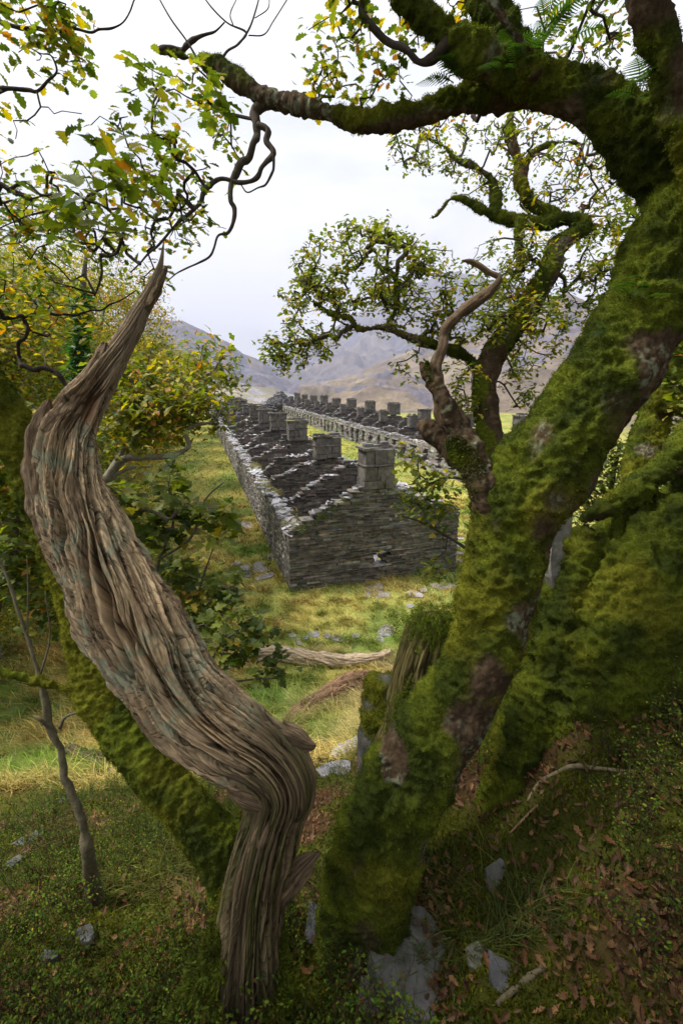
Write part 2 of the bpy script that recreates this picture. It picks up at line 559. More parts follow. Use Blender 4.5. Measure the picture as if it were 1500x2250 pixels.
def wall(mb, p0, d, length, thick, top, ch=.1, sl=.3, openings=(), base=(.175, .165, .156), z0=-.1, ragged=.5):
    """dry-stone wall: p0 + d*u, its courses of rough slate blocks cut to the top line"""
    nrm = np.array([d[1], -d[0], 0])
    pos, size = [], []
    z = z0
    tmax = max(top(u) for u in np.linspace(0, length, 40)) + .2
    while z < tmax:
        h = ch * SR.uniform(.45, 1.6)
        u = SR.uniform(-.1, 0) * sl
        while u < length:
            l = sl * math.exp(SR.normal() * .5)
            a, b_ = max(u, 0), min(u + l, length)
            uc = (a + b_) / 2
            u += l
            if b_ - a < .04: continue
            if z + h * ragged > top(uc): continue
            if any(o[0] < uc < o[1] and o[2] < z + h / 2 < o[3] for o in openings): continue
            off = SR.normal() * .012
            pos.append(p0 + d * uc + nrm * off + EZ * (z + h / 2))
            size.append((b_ - a - .012, thick + SR.uniform(-.05, .05), h - .010))
        z += h
    boxes(mb, pos, size, d, nrm, EZ, stone_cols(len(pos), base), jit=.014, tilt=.012)
    for o in openings:                       # lintels and sills
        for zz, hh in ((o[3] + .05, .13), (o[2] - .03, .07)):
            if zz < 0.1: continue
            boxes(mb, [p0 + d * (o[0] + o[1]) / 2 + EZ * zz], [(o[1] - o[0] + .3, thick + .02, hh)], d, nrm, EZ, stone_cols(1, (.2, .195, .2), .1))


def slates(mb, pts, size=(.16, .5), th=(.02, .05), tilt=.22, bright=(.27, .262, .275)):
    pts = np.asarray(pts, float); n = len(pts)
    if n == 0: return
    a = SR.uniform(0, 6.28, n)
    ax = np.stack([np.cos(a), np.sin(a), 0 * a], 1); ay = np.stack([-np.sin(a), np.cos(a), 0 * a], 1)
    s = np.stack([SR.uniform(size[0], size[1], n), SR.uniform(size[0], size[1], n) * .65, SR.uniform(th[0], th[1], n)], 1)
    c = np.array(bright) * np.exp(SR.normal(size=(n, 1)) * .25) * (1 + SR.normal(size=(n, 3)) * .03)
    boxes(mb, pts, s, ax, ay, EZ, c, jit=.06, tilt=tilt)


def chimney(parent, c, wid, dep, z0, zt, seed, near=False, name='chimney'):
    """slate stack: coursed slabs, drip slates at the shoulder, projecting broken cap"""
    r = np.random.default_rng(seed)
    mb = MB()
    base = np.array([.108, .098, .09])
    H_ = zt - z0
    zz = z0
    lev = [.2, .34, .05, .34, .06]
    lev = [q * H_ / sum(lev) * .92 for q in lev]
    for k, h in enumerate(lev):
        band = k in (2, 4)
        wx, dx = (wid * (1.07 if k == 2 else 1.2), dep * (1.1 if k == 2 else 1.25)) if band else (wid * (1.0 if k else 1.04), dep)
        t = .14
        for sgn in (-1, 1):
            # long faces, made of two or three slabs; ends one slab
            nsl = 1 if band else int(r.integers(2, 4))
            cuts = np.sort(np.concatenate([[0, 1], r.uniform(.25, .75, nsl - 1)]))
            if band: cuts = np.array([0, .31, .64, 1])
            for a, b in zip(cuts[:-1], cuts[1:]):
                if b - a < .08: continue
                if band and k == 4 and r.random() < .25: continue
                col = base * math.exp(r.normal() * .14)
                if band: col = col * 1.35
                boxes(mb, [c + EW * wx * ((a + b) / 2 - .5) + EL * sgn * (dx / 2 - t / 2) + EZ * (zz + h / 2)],
                      [(wx * (b - a) - .02, t + r.uniform(-.03, .03), h - .012)], EW, EL, EZ, [col], jit=.03, tilt=.02)
            boxes(mb, [c + EW * sgn * (wx / 2 - t / 2) + EZ * (zz + h / 2 + .002)], [(t, dx - 2 * t - .006, h - .01)], EW, EL, EZ,
                  [base * math.exp(r.normal() * .14)], jit=.01)
        zz += h
    # upstand blocks left on the cap
    for k in range(3):
        if r.random() < .75:
            boxes(mb, [c + EW * wid * (-.32 + .3 * k) + EL * r.uniform(-.1, .2) + EZ * (zz + .07)],
                  [(wid * r.uniform(.25, .45), .22, .12)], EW, EL, EZ, [base * 1.1], jit=.02, tilt=.03)
    boxes(mb, [c + EZ * (z0 + H_ * .43)], [(wid * .7, dep * .6, H_ * .85)], EW, EL, EZ, [base * .4])
    o = mb.build(name, M_STONE, parent)
    for sgn in (-1, 1):                     # drip slates
        mb = MB()
        boxes(mb, [c + EW * sgn * (wid / 2 + .1) + EZ * (z0 + H_ * .2)], [(.34, dep * .8, .035)], EW, EL, EZ, [base * 1.5], jit=.02, tilt=.05)
        mb.build('drip_slate', M_SLATE, o)
    if near:
        mb = MB(); grow_tufts(mb, [c + EW * r.uniform(-.5, .5) * wid - EL * dep * .55 + EZ * (z0 + r.uniform(.1, 1) * H_) for _ in range(26)], .11, r)
        mb.build('moss', M_TUFT, o, kind='stuff')
    return o


def grow_tufts(mb, pts, size, r, cols=((.07, .12, .02), (.14, .15, .03), (.05, .09, .02)), n=26):
    pts = np.asarray(pts, float)
    p = np.repeat(pts, n, 0) + r.normal(size=(len(pts) * n, 3)) * size * .5
    tv = np.array([[-.12, 0, 0], [.12, 0, 0], [.0, .12, 1.0]])
    M = rot_rand(len(p), r) * (size * r.uniform(.3, .8, len(p)))[:, None, None]
    c = np.array(cols)[r.integers(0, len(cols), len(p))] * np.exp(r.normal(size=(len(p), 1)) * .25)
    scatter(mb, tv, {3: [[0, 1, 2]]}, p, M, c)


def row(label, origin, length, width, eaves, ridge, bay, chims, detail, front_open, seed):
    root = thing('barracks_row', label, 'ruined building', tuple(origin), 'ruined slate barracks')
    r = np.random.default_rng(seed)
    o = np.array([origin[0], origin[1], 0.0])
    def ragged(amp, sc, off):
        def f(u):
            return amp * (math.sin(u * sc + off) + .6 * math.sin(u * sc * 2.7 + off * 2) + .4 * math.sin(u * sc * 7.1 + off))
        return f
    rl = ragged(.09, .8, seed)
    t = .55
    def inset(tot):   # side walls stop at the end walls
        return t + .003, tot - 2 * t - .006
    a0, ln = inset(length)
    # side walls, the near part in small stones
    split_at = detail
    for side, nm in ((0, 'side_wall'), (1, 'side_wall')):
        mb = MB()
        ps = o + EW * (t / 2 if side == 0 else width - t / 2)
        ops = front_open if side == (1 if detail > 0 and not front_open_left else 0) else []
        if side == 0 and not front_open_left:
            ops = [(6.2, 6.5, .9, 1.9), (13.8, 14.3, .9, 1.9), (22, 22.5, .9, 1.9), (30, 30.6, .9, 1.9), (38, 38.6, .9, 1.9), (46, 46.6, .9, 1.9)]
        if side == 1 and front_open_left:
            ops = []
        if side == 1 and not front_open_left:
            ops = [(q + .8, q + 1.7, .2, 1.9) for q in np.arange(0, length - 4, bay)]
        near_l = min(detail, ln)  # finer stones close to the viewer
        if near_l > 0:
            wall(mb, ps + EL * a0, EL, near_l, t, lambda u: eaves + rl(u), .085, .28, ops)
        wall(mb, ps + EL * (a0 + near_l), EL, ln - near_l, t, lambda u: eaves + rl(u + near_l), .15, .5,
             [(q[0] - near_l, q[1] - near_l, q[2], q[3]) for q in ops])
        mb.build(nm, M_STONE, root)
    # end and cross walls
    nb = int(round(length / bay))
    tops = []
    for k in range(nb + 1):
        end = k in (0, nb)
        has_ch = k % 2 == 0
        mb = MB()
        off = r.uniform(0, 6)
        rg = ragged(.10 if end else .13, 1.3, off)
        rdg = ridge if has_ch else ridge + r.uniform(-.25, .3)
        brk = (r.uniform(.15, .85) * width, r.uniform(.3, 1.2) * (0 if k < 2 else 1)) if not has_ch else (0, 0)
        def top(u, rdg=rdg, rg=rg, brk=brk, off0=(0 if end else t)):
            u = u + off0
            z = eaves + (rdg - eaves) * (1 - abs(u - width / 2) / (width / 2)) + rg(u)
            return z - brk[1] * math.exp(-((u - brk[0]) / .8) ** 2)
        y0 = t / 2 if k == 0 else (length - t / 2 if k == nb else k * bay)
        fine = detail > 0 and k < 4
        st = 0 if end else t + .003
        wl = width if end else width - 2 * t - .006
        ops = [(3.5, 4.2, .7, 1.4)] if (k == 0 and detail > 0) else ([] if k == 0 else [(width * .28 - t, width * .28 + .8 - t, 0, 1.8)])
        wall(mb, o + EL * y0 + EW * st, EW, wl, t if end else .45, top, .075 if fine else .15, .34 if fine else .5, ops,
             base=(.098, .085, .076) if not end else (.105, .098, .088))
        mb.build('gable_wall' if end else 'cross_wall', M_STONE, root)
        n = int(60 if fine else 42)
        uu = r.uniform(0, wl, n)
        ppz = np.array([o + EL * (y0 + r.uniform(-.22, .22)) + EW * (st + q) + EZ * (top(q) + r.uniform(-.03, .05)) for q in uu if not (has_ch and abs(q + st - width / 2) < .75)])
        tops.append(ppz)
        if has_ch and front_open_left and k:
            chimney(root, o + EL * (y0 - .1) + EW * width * .3, .95, .7, 3.2, 4.75 + r.uniform(-.3, .2), seed * 50 + k)
        if has_ch:
            zsh = ridge - .25 + .3 * (k > 0) * r.uniform(-.3, .5)
            chimney(root, o + EL * (y0 + (0.12 if k == 0 else 0)) + EW * width / 2, 1.38 + r.uniform(-.1, .15), .85, zsh, (zsh + 1.8 if k == 0 else (5.62 + r.uniform(-.35, .15) if (k < 4 or r.random() > .18) else zsh + .9)), seed * 100 + k, near=fine)
    mb = MB()
    tp = np.concatenate(tops)
    slates(mb, tp, (.14, .38), bright=(.24, .235, .245))
    for side in (0, 1):
        n = int(length * 11)
        uu = r.uniform(0, length, n)
        pz = np.array([o + EL * q + EW * ((0 if side == 0 else width - t) + r.uniform(0.02, t - .02)) + EZ * (eaves + rl(q - a0) + r.uniform(-.02, .09)) for q in uu])
        slates(mb, pz, (.18, .5), tilt=.16)
    c = mb.build('coping_slates', M_SLATE, root); c['kind'] = 'stuff'
    mb = MB()                                # fallen slate heaped inside
    n = int(length * 26)
    uu = .8 + (length - 1.4) * r.random(n) ** .8; uu[:0] = 0; ww = r.uniform(.6, width - .6, n)
    hh = .2 + .6 * np.exp(-np.minimum(ww - .5, width - .5 - ww) / .8) * (0.5 + r.random(n)) + r.random(n) * .3
    if detail > 0: kk = uu > 8.5 + 8 * r.random(n); uu, ww, hh = uu[kk], ww[kk], hh[kk]
    slates(mb, o + EL * uu[:, None] + EW * ww[:, None] + EZ * hh[:, None], (.25, .7), (.04, .12), .35, (.16, .155, .16))
    c = mb.build('rubble', M_SLATE, root); c['kind'] = 'stuff'
    return root, rl, a0


front_open_left = False
ROW1, rl1, a01 = row('nearest roofless slate barracks row with a gable end and chimney facing the viewer', (-2.05, 16.7, 0), 86.5, 7.5, 2.6, 4.25, 3.93, 11, 18, [], 5)
front_open_left = True
w2 = []
for q in np.arange(1.0, 84, 2.45):
    w2.append((q + .3 * math.sin(q * 3), q + 1.1 + .3 * math.sin(q * 3) + .1 * math.sin(q * 5), .35 if int(q) % 3 else .0, 1.98))
ROW2, _, _ = row('far roofless slate barracks row across the grass with doors and windows along its front', (10.9, 35.0, 0), 86.0, 7.5, 2.45, 4.25, 4.3, 11, 0, w2, 8)
hp = P(617, 893, 118)
mb = MB(); n = 900
hr_ = SR.random(n) ** .6; ha = SR.uniform(0, 6.28, n)
slates(mb, np.stack([hp[0] + 4.2 * hr_ * np.cos(ha), hp[1] + 3 * hr_ * np.sin(ha), 2.6 + 3.2 * (1 - hr_) * SR.uniform(.7, 1, n)], 1), (.5, 1.1), (.1, .3), .4, (.11, .105, .11))
n = 900
slates(mb, np.stack([hp[0] + 4.6 * SR.uniform(-1, 1, n), hp[1] + 3 * SR.uniform(-1, 1, n), SR.uniform(0, 3, n)], 1), (.5, 1.1), (.1, .3), .4, (.11, .105, .11))
mb.build('slate_heap', M_SLATE, None, label='dark heap of slate waste beyond the far end of the near row', cat='slate heap')
# moss and grass grown on top of the near side wall
mr_ = np.random.default_rng(5)
mb = MB()
pts = []
for q in mr_.uniform(0, 16, 230):
    if math.sin(q * .9 + 1) > -.2:
        pts.append(np.array([-2.05, 16.7, 0]) + EL * q + EW * mr_.uniform(0, .75) + EZ * (2.62 + rl1(q - a01) + mr_.uniform(0, .08)))
grow_tufts(mb, pts, .17, mr_, ((.22, .2, .07), (.16, .18, .04), (.3, .25, .12)), 40)
pts = [np.array([-2.05, 16.7, 0]) + EL * .02 * 0 + EW * q + EZ * (2.75 + (1.55 * (1 - abs(q - 3.75) / 3.75)) - mr_.uniform(0, .5)) - EL * .03 for q in mr_.uniform(.2, 7.3, 90)]
grow_tufts(mb, pts, .12, mr_, n=26)
mb.build('wall_moss', M_TUFT, ROW1, kind='stuff')

# ------------------------------------------------------------------ leaf shapes
def leaf_template(outline, fold=.25, curl=.25):
    """outline: (along, half width) pairs from base to tip; two folded halves"""
    o = np.array(outline, float)
    n = len(o)
    rib = np.stack([0 * o[:, 0], o[:, 0], -curl * o[:, 0] ** 2], 1)
    Lf = np.stack([-o[:, 1], o[:, 0], -curl * o[:, 0] ** 2 + fold * o[:, 1]], 1)
    Rt = Lf * [-1, 1, 1]
    v = np.vstack([rib, Lf, Rt])
    q = []
    for i in range(n - 1):
        q.append([i, i + 1, n + i + 1, n + i]); q.append([i + 1, i, 2 * n + i, 2 * n + i + 1])
    return v, {4: np.array(q)}


OAK = leaf_template([(0, .01), (.12, .03), (.22, .17), (.3, .10), (.42, .28), (.52, .16), (.66, .33), (.75, .2), (.87, .24), (1, .01)])
OAKF = leaf_template([(0, .02), (.25, .2), (.4, .13), (.65, .33), (1, .04)], .3, .3)
MAPLE = leaf_template([(0, .03), (.05, .32), (.22, .22), (.32, .55), (.48, .5), (.55, .2), (.72, .3), (1, .01)], .12, .3)
OVAL = leaf_template([(0, .02), (.35, .27), (.7, .24), (1, .02)], .2, .2)
GREENS = [(.11, .15, .018), (.06, .095, .012), (.16, .19, .022), (.24, .22, .03), (.38, .30, .035), (.36, .17, .035)]


def leaves(mb, tmpl, centers, per, spread, size, r, weights=(4, 3, 3, 1.5, .8, .4), cols=GREENS, hang=.35):
    centers = np.asarray(centers, float)
    n = len(centers) * per
    p = np.repeat(centers, per, 0) + r.normal(size=(n, 3)) * spread
    M = rot_rand(n, r)
    # bias leaves towards lying roughly flat, tips drooping
    zc = M[:, :, 2]; zc = np.where(zc[:, 2:] < 0, -zc, zc) + np.array([0, 0, 1.1])
    zc /= np.linalg.norm(zc, axis=1)[:, None]
    yc = M[:, :, 1] + np.array([0, 0, -hang]); yc -= (yc * zc).sum(1)[:, None] * zc
    yc /= np.linalg.norm(yc, axis=1)[:, None] + 1e-9
    xc = np.cross(yc, zc)
    M = np.stack([xc, yc, zc], 2) * (size * r.uniform(.55, 1.2, n))[:, None, None]
    wgt = np.array(weights, float); wgt /= wgt.sum()
    # one dominant tint per cluster, so the crown has light and dark clumps
    ci = r.choice(len(cols), len(centers), p=wgt)
    ci = np.repeat(ci, per)
    own = r.random(n) < .45
    ci = np.where(own, r.choice(len(cols), n, p=wgt), ci)
    c = np.array(cols)[ci] * np.exp(r.normal(size=(n, 1)) * .2)
    scatter(mb, tmpl[0], tmpl[1], p, M, c)


def grow(mb, attach, attractors, r, step=.12, wig=.35, rtip=.003, rmax=.03, col=(.06, .05, .04), K=5, order='near', lift=0.0):
    """twigs: every attractor is joined to the nearest wood, thicker where more twigs hang on"""
    attach = np.asarray(attach, float); attractors = np.asarray(attractors, float)
    nodes = [a for a in attach]; parent = [-1] * len(nodes); chains = []
    arr = np.zeros((len(attach) + len(attractors) * 40, 3)); arr[:len(attach)] = attach; cnt = len(attach)
    d0 = np.array([np.min(((attach - a) ** 2).sum(1)) for a in attractors])
    for ai in np.argsort(d0):
        a = attractors[ai]
        d = ((arr[:cnt] - a) ** 2).sum(1)
        k = int(np.argmin(d)); dist = math.sqrt(d[k])
        m = int(min(38, max(2, dist / step)))
        s = arr[k].copy()
        t = np.linspace(0, 1, m + 1)[1:]
        base = s + (a - s) * t[:, None]
        w1 = r.normal(size=3); w2_ = r.normal(size=3)
        env = np.sin(np.pi * t)[:, None]
        base = base + env * dist * wig * (.5 * w1 + .0) * .45 + (np.sin(2 * np.pi * t)[:, None] * w2_) * dist * wig * .22
        base = base + r.normal(size=base.shape) * step * wig * .4 * (1 - (t[:, None] == 1))
        base[:, 2] += lift * dist * env[:, 0]
        ids = []
        pk = k
        for b in base:
            if cnt >= len(arr): break
            arr[cnt] = b; parent.append(pk); ids.append(cnt); pk = cnt; cnt += 1
        chains.append((k, ids))
    tips = np.zeros(cnt)
    for k, ids in chains:
        j = ids[-1]
        while j >= 0:
            tips[j] += 1; j = parent[j]
    rad = np.minimum(rtip * np.maximum(tips, 1) ** .45, rmax)
    for k, ids in chains:
        pts = np.vstack([arr[k], arr[ids]])
        rd = np.concatenate([[rad[ids[0]]], rad[ids]])
        c = np.array(col) * math.exp(r.normal() * .15)
        tube(mb, pts, rd, K=K, col=c, closed=False)
    return arr[:cnt]


def blob(px, py, d, rx, ry, rd, n, r, hollow=0.0):
    """points inside an ellipsoid of the crown, centre given by view ray and distance"""
    c = P(px, py, d)
    v = r.normal(size=(n, 3)); v /= np.linalg.norm(v, axis=1)[:, None]
    q = v * (r.uniform(hollow, 1, n) ** (1 / 2.2))[:, None]
    return c + q[:, :1] * RT * rx / 1000 * d + q[:, 1:2] * UP * ry / 1000 * d + q[:, 2:] * FW * rd


# ------------------------------------------------------------------ trunks
def px_line(rows_):
    """rows: (px, py, full width px, depth)"""
    pts = [P(a, b, d) for a, b, w_, d in rows_]
    q = np.array([(a, b) for a, b, _, _ in rows_], float)
    t = np.gradient(q, axis=0); t /= np.linalg.norm(t, axis=1)[:, None] + 1e-9
    nn = np.stack([-t[:, 1], t[:, 0]], 1)
    off = (q - [750, 1125]) / 1000
    fac = np.sqrt(1 + (off * nn).sum(1) ** 2 + .0 * off[:, 0])
    # a thick limb off the lens axis covers more of the picture than its size over its depth
    rad = [w_ / 2000 * d / k for (a, b, w_, d), k in zip(rows_, fac)]
    return np.array(pts), np.array(rad)


def rooted(rows_, end, flare=1.2, drop=.7):
    """the limb with its lower end carried on down into the soil"""
    p_, r_ = px_line(rows_)
    i = 0 if end == 0 else -1
    b = p_[i]; t = p_[i] - p_[1 if end == 0 else -2]; t /= np.linalg.norm(t)
    ex = [b + t * .12 + np.array([0, 0, -.12]), b + t * .12 + np.array([0, 0, -drop])]
    er = [r_[i] * (1 + (flare - 1) * .5), r_[i] * flare]
    if end == 0:
        return np.vstack([ex[::-1], p_]), np.concatenate([er[::-1], r_])
    return np.vstack([p_, ex]), np.concatenate([r_, er])


def remeshed(parts, voxel, shrink=.014):
    mb = MB()
    for rows_, K in parts:
        pts, rad = px_line(rows_) if not isinstance(rows_, tuple) else rows_
        ln = np.linalg.norm(np.diff(pts, axis=0), axis=1).sum()
        rad = np.maximum(rad - shrink, np.minimum(rad, voxel * 1.3))
        tube(mb, pts, rad, n=max(6, int(ln / .04)), K=K)
    me = mb.mesh('tmp')
    ob = bpy.data.objects.new('tmp', me); COL.objects.link(ob)
    md = ob.modifiers.new('r', 'REMESH'); md.mode = 'VOXEL'; md.voxel_size = voxel; md.use_smooth_shade = True
    sm = ob.modifiers.new('s', 'SMOOTH'); sm.factor = .5; sm.iterations = int(10)
    dg = bpy.context.evaluated_depsgraph_get()
    me2 = bpy.data.meshes.new_from_object(ob.evaluated_get(dg))
    n = len(me2.vertices)
    co = np.empty(n * 3, np.float32); me2.vertices.foreach_get('co', co); co = co.reshape(-1, 3).astype(float)
    nm = np.empty(n * 3, np.float32); me2.vertices.foreach_get('normal', nm); nm = nm.reshape(-1, 3).astype(float)
    pf = np.empty(len(me2.loops), np.int32); me2.loops.foreach_get('vertex_index', pf)
    st = np.empty(len(me2.polygons), np.int32); me2.polygons.foreach_get('loop_start', st)
    tt = np.empty(len(me2.polygons), np.int32); me2.polygons.foreach_get('loop_total', tt)
    f = pf[st[tt == 4][:, None] + np.arange(4)[None]]
    bpy.data.objects.remove(ob); bpy.data.meshes.remove(me); bpy.data.meshes.remove(me2)
    return co, nm, f


MOSS_A = np.array([.088, .106, .011]); MOSS_B = np.array([.034, .046, .008]); MOSS_Y = np.array([.135, .14, .015])
BARKC = np.array([.085, .058, .036]); LICH = np.array([.155, .165, .11])


def mossy(co, nm, f, root, seed, moss_amt=.3,  lump=.022, name='trunk', tuft_n=60000, tuft=.016, bark_bias=None, lichen=0.1, yel=.1, barkc=BARKC):
    r = np.random.default_rng(seed)
    s = seed * 13.1
    cush = .45 - 1.3 * np.abs(fbm(co * 8 + .25 * fbm(co * 3, 2)[:, None] + s, 3))
    ridg = np.abs(fbm(co * [14, 14, 5] + s + 40, 3))
    m = fbm(co * 2.2 + s + 7, 3) + moss_amt + .35 * nm[:, 2] - .35 * nm[:, 0]
    if bark_bias is not None:
        m = m - bark_bias(co)
    mask = sstep(-.15, .15, m)
    fine = .010 * (.4 - np.abs(fbm(co * 22 + s + 60, 3)) * 1.6)
    d = mask * (lump * 1.5 * cush + fine + .012 * fbm(co * 26 + s, 3) + .006) + (1 - mask) * (.018 * ridg + .006 * fbm(co * 40, 2))
    big = .03 * fbm(co * 3 + s + 3, 2)
    v = co + nm * (d + big)[:, None]
    t = np.clip(.5 + 1.1 * fbm(co * 5 + s + 90, 4), 0, 1)[:, None]
    y = sstep(.1, .6, fbm(co * 1.7 + s + 33, 3) + yel - .1)[:, None]
    mc = MOSS_B * (1 - t) + MOSS_A * t
    mc = mc * (1 - y) + MOSS_Y * y * (.6 + .4 * t)
    bc = barkc * (.7 + .8 * np.clip(fbm(co * 12, 3), 0, 1))[:, None]
    lk = sstep(.18, .3, fbm(co * 34 + s + 5, 3) + (lichen - .1))[:, None] * sstep(0, .3, fbm(co * 2.5 + 77, 2) + lichen)[:, None]
    bc = bc * (1 - lk) + LICH * lk
    c = mc * mask[:, None] + bc * (1 - mask[:, None])
    c = c * (1 - .6 * lk * (lichen > .15)) + .6 * LICH * lk * (lichen > .15)
    tr = MB().add(v, f, c).build(name, M_MOSS, root, smooth=True)
    if tuft_n:
        w_ = np.clip(mask, 0, 1) ** 2 + 1e-6
        idx = r.choice(len(v), tuft_n, p=w_ / w_.sum())
        nn = nm[idx] + r.normal(size=(tuft_n, 3)) * .42 + [0, 0, -.3]
        M = frame_z(nn, r)
        sz = tuft * r.uniform(.5, 1.5, tuft_n)
        M = M * sz[:, None, None]
        tv = np.array([[-.22, 0, 0], [.22, 0, 0], [.1, .1, .7], [-.05, .25, 1.0]])
        cc = c[idx] * np.exp(r.normal(size=(tuft_n, 1)) * .3) * 1.25
        mb = MB()
        scatter(mb, tv, {3: [[0, 1, 2], [0, 2, 3]]}, v[idx] + r.normal(size=(tuft_n, 3)) * .004, M, cc)
        mb.build('moss', M_TUFT, root, kind='stuff')
    return v, nm


def kinked(rows_, amp=.5, seed=1):
    p_, r_ = px_line(rows_)
    ln = np.linalg.norm(np.diff(p_, axis=0), axis=1).sum()
    q, rr2, u = catmull(p_, r_, max(8, int(ln / .06)))
    k = np.random.default_rng(seed).normal(size=q.shape) * (rr2 * amp)[:, None] + np.random.default_rng(seed).normal(size=q.shape) * .002
    k[0] = 0
    rr2 = rr2 * np.exp(np.random.default_rng(seed + 5).normal(size=len(rr2)) * .13)
    return q + k, rr2


# ---- the big mossy oak on the right
OAKR = thing('oak_tree', 'big moss-covered forked oak on the right whose limb arches over the view', 'tree', tuple(P(810, 1980, 2.25)))
trunk = [(792, 2040, 120, 2.32), (800, 1985, 195, 2.28), (815, 1910, 212, 2.28), (855, 1800, 200, 2.26), (905, 1700, 205, 2.24), (960, 1600, 195, 2.22), (1022, 1500, 180, 2.2),
         (1070, 1400, 172, 2.2), (1098, 1300, 178, 2.2), (1115, 1200, 180, 2.2), (1140, 1110, 205, 2.2), (1200, 1020, 215, 2.18), (1265, 930, 205, 2.15),
         (1335, 820, 205, 2.1), (1400, 700, 200, 2.08), (1455, 590, 195, 2.05), (1500, 480, 190, 2.0), (1540, 380, 190, 1.98), (1580, 230, 180, 1.95), (1620, 60, 170, 1.9), (1650, -150, 160, 1.9)]
arch = [(1545, 480, 170, 2.0), (1470, 370, 200, 2.0), (1390, 290, 190, 2.0), (1300, 222, 165, 2.02), (1200, 190, 140, 2.06), (1120, 188, 115, 2.1), (1030, 212, 92, 2.14), (930, 246, 76, 2.2),
        (840, 262, 58, 2.26), (765, 262, 56, 2.3), (690, 240, 58, 2.36), (620, 224, 58, 2.42), (562, 206, 58, 2.46), (520, 176, 50, 2.5), (480, 148, 44, 2.55), (425, 130, 34, 2.6), (350, 112, 26, 2.66)]
limb2 = [(1230, 200, 120, 2.05), (1120, 150, 110, 2.0), (1020, 110, 108, 1.97), (950, 55, 92, 1.95), (890, 0, 84, 1.9), (840, -80, 80, 1.9)]
limb3 = [(1180, 170, 90, 2.05), (1120, 110, 100, 2.05), (1075, 20, 100, 2.05), (1040, -100, 90, 2.05)]
limb4 = [(1170, 170, 60, 1.9), (1140, 90, 58, 1.85), (1095, 20, 50, 1.8), (1060, -60, 50, 1.8)]
limb5 = [(1560, 420, 130, 1.75), (1510, 250, 130, 1.7), (1455, 110, 120, 1.65), (1425, 0, 115, 1.6), (1400, -140, 110, 1.55)]
stub = [(1105, 1190, 90, 2.16), (1075, 1090, 84, 2.16), (1040, 1010, 72, 2.2), (1000, 930, 62, 2.24), (968, 870, 42, 2.27), (940, 825, 26, 2.29), (925, 797, 5, 2.3)]
spike = [(1010, 960, 50, 2.22), (985, 900, 40, 2.2), (962, 850, 30, 2.2), (942, 800, 5, 2.2)]
knob = [(1040, 1040, 60, 2.3), (990, 990, 60, 2.35), (950, 950, 52, 2.38), (925, 928, 40, 2.4)]
bump1 = [(850, 1660, 60, 2.15), (820, 1740, 90, 2.16), (790, 1830, 110, 2.18), (762, 1910, 100, 2.2), (752, 1965, 70, 2.25)]
br1 = [(350, 112, 26, 2.66), (385, 106, 18, 2.64), (415, 104, 18, 2.62), (435, 80, 14, 2.6), (462, 74, 8, 2.58), (492, 50, 5, 2.56)]
br2 = [(985, 90, 26, 1.93), (940, 140, 24, 1.95), (890, 112, 22, 1.95), (850, 86, 20, 1.95), (815, 56, 16, 1.93), (795, 20, 18, 1.93), (800, -20, 14, 1.9)]
br3 = [(592, 222, 30, 2.44), (566, 262, 24, 2.46), (566, 300, 20, 2.46), (545, 345, 20, 2.46), (515, 390, 18, 2.46), (513, 440, 12, 2.46), (508, 498, 9, 2.45), (482, 520, 7, 2.44), (460, 566, 6, 2.44), (400, 598, 5, 2.43), (366, 618, 4, 2.42)]
br4 = [(566, 275, 22, 2.46), (595, 290, 18, 2.46), (590, 325, 16, 2.46), (572, 375, 16, 2.46), (552, 398, 12, 2.46), (480, 400, 12, 2.45), (452, 425, 13, 2.44), (430, 458, 10, 2.44), (385, 500, 8, 2.42), (340, 545, 6, 2.4), (290, 600, 4, 2.4)]
br5 = [(595, 320, 8, 2.46), (602, 370, 7, 2.46), (580, 405, 5, 2.46), (545, 422, 4, 2.46), (530, 405, 3, 2.46)]
co, nm, f = remeshed([(rooted(trunk[1:], 0, 1.1), 26), (arch, 20), (limb2, 18), (limb3, 16), (limb4, 14), (limb5, 16), (bump1, 16)], .0095)
def bb(c):
    # bare bark patch low on the left flank, underside of the arching limb
    p = P(862, 1665, 2.12)
    return 1.5 * np.exp(-(((c - p) / [.06, .2, .13]) ** 2).sum(1)) + .5 * sstep(1.9, 2.6, c[:, 1]) * sstep(9.3, 9.5, c[:, 2])
mossy(co, nm, f, OAKR, 1, .17, .022, tuft_n=300000, tuft=.0062, bark_bias=bb, lichen=.12)
# broken stubs: brown split wood and bark
co, nm, f = remeshed([(stub, 14), (spike, 10), (knob, 12)], .008)
mossy(co, nm, f, OAKR, 2, -.25, .016, name='broken_stub', tuft_n=9000, tuft=.013, lichen=.05)
mb = MB()
tw = np.array([.05, .04, .03])
for k_, b in enumerate((br1, br2, br3, br4, br5)):
    mb = MB()
    pts, rad = kinked(b, .45, k_)
    tube(mb, pts, rad * .9, step=.01, K=9, col=tw * (1.3 if b in (br3, br4) else 1),
         disp=lambda u, th, r_: r_ * .25 * fbm(np.stack([np.cos(th).ravel() * 2, np.sin(th).ravel() * 2, u.ravel() * 14], 1), 3).reshape(u.shape))
    mb.build('branch', M_BARK, OAKR, smooth=True)
r = np.random.default_rng(31)
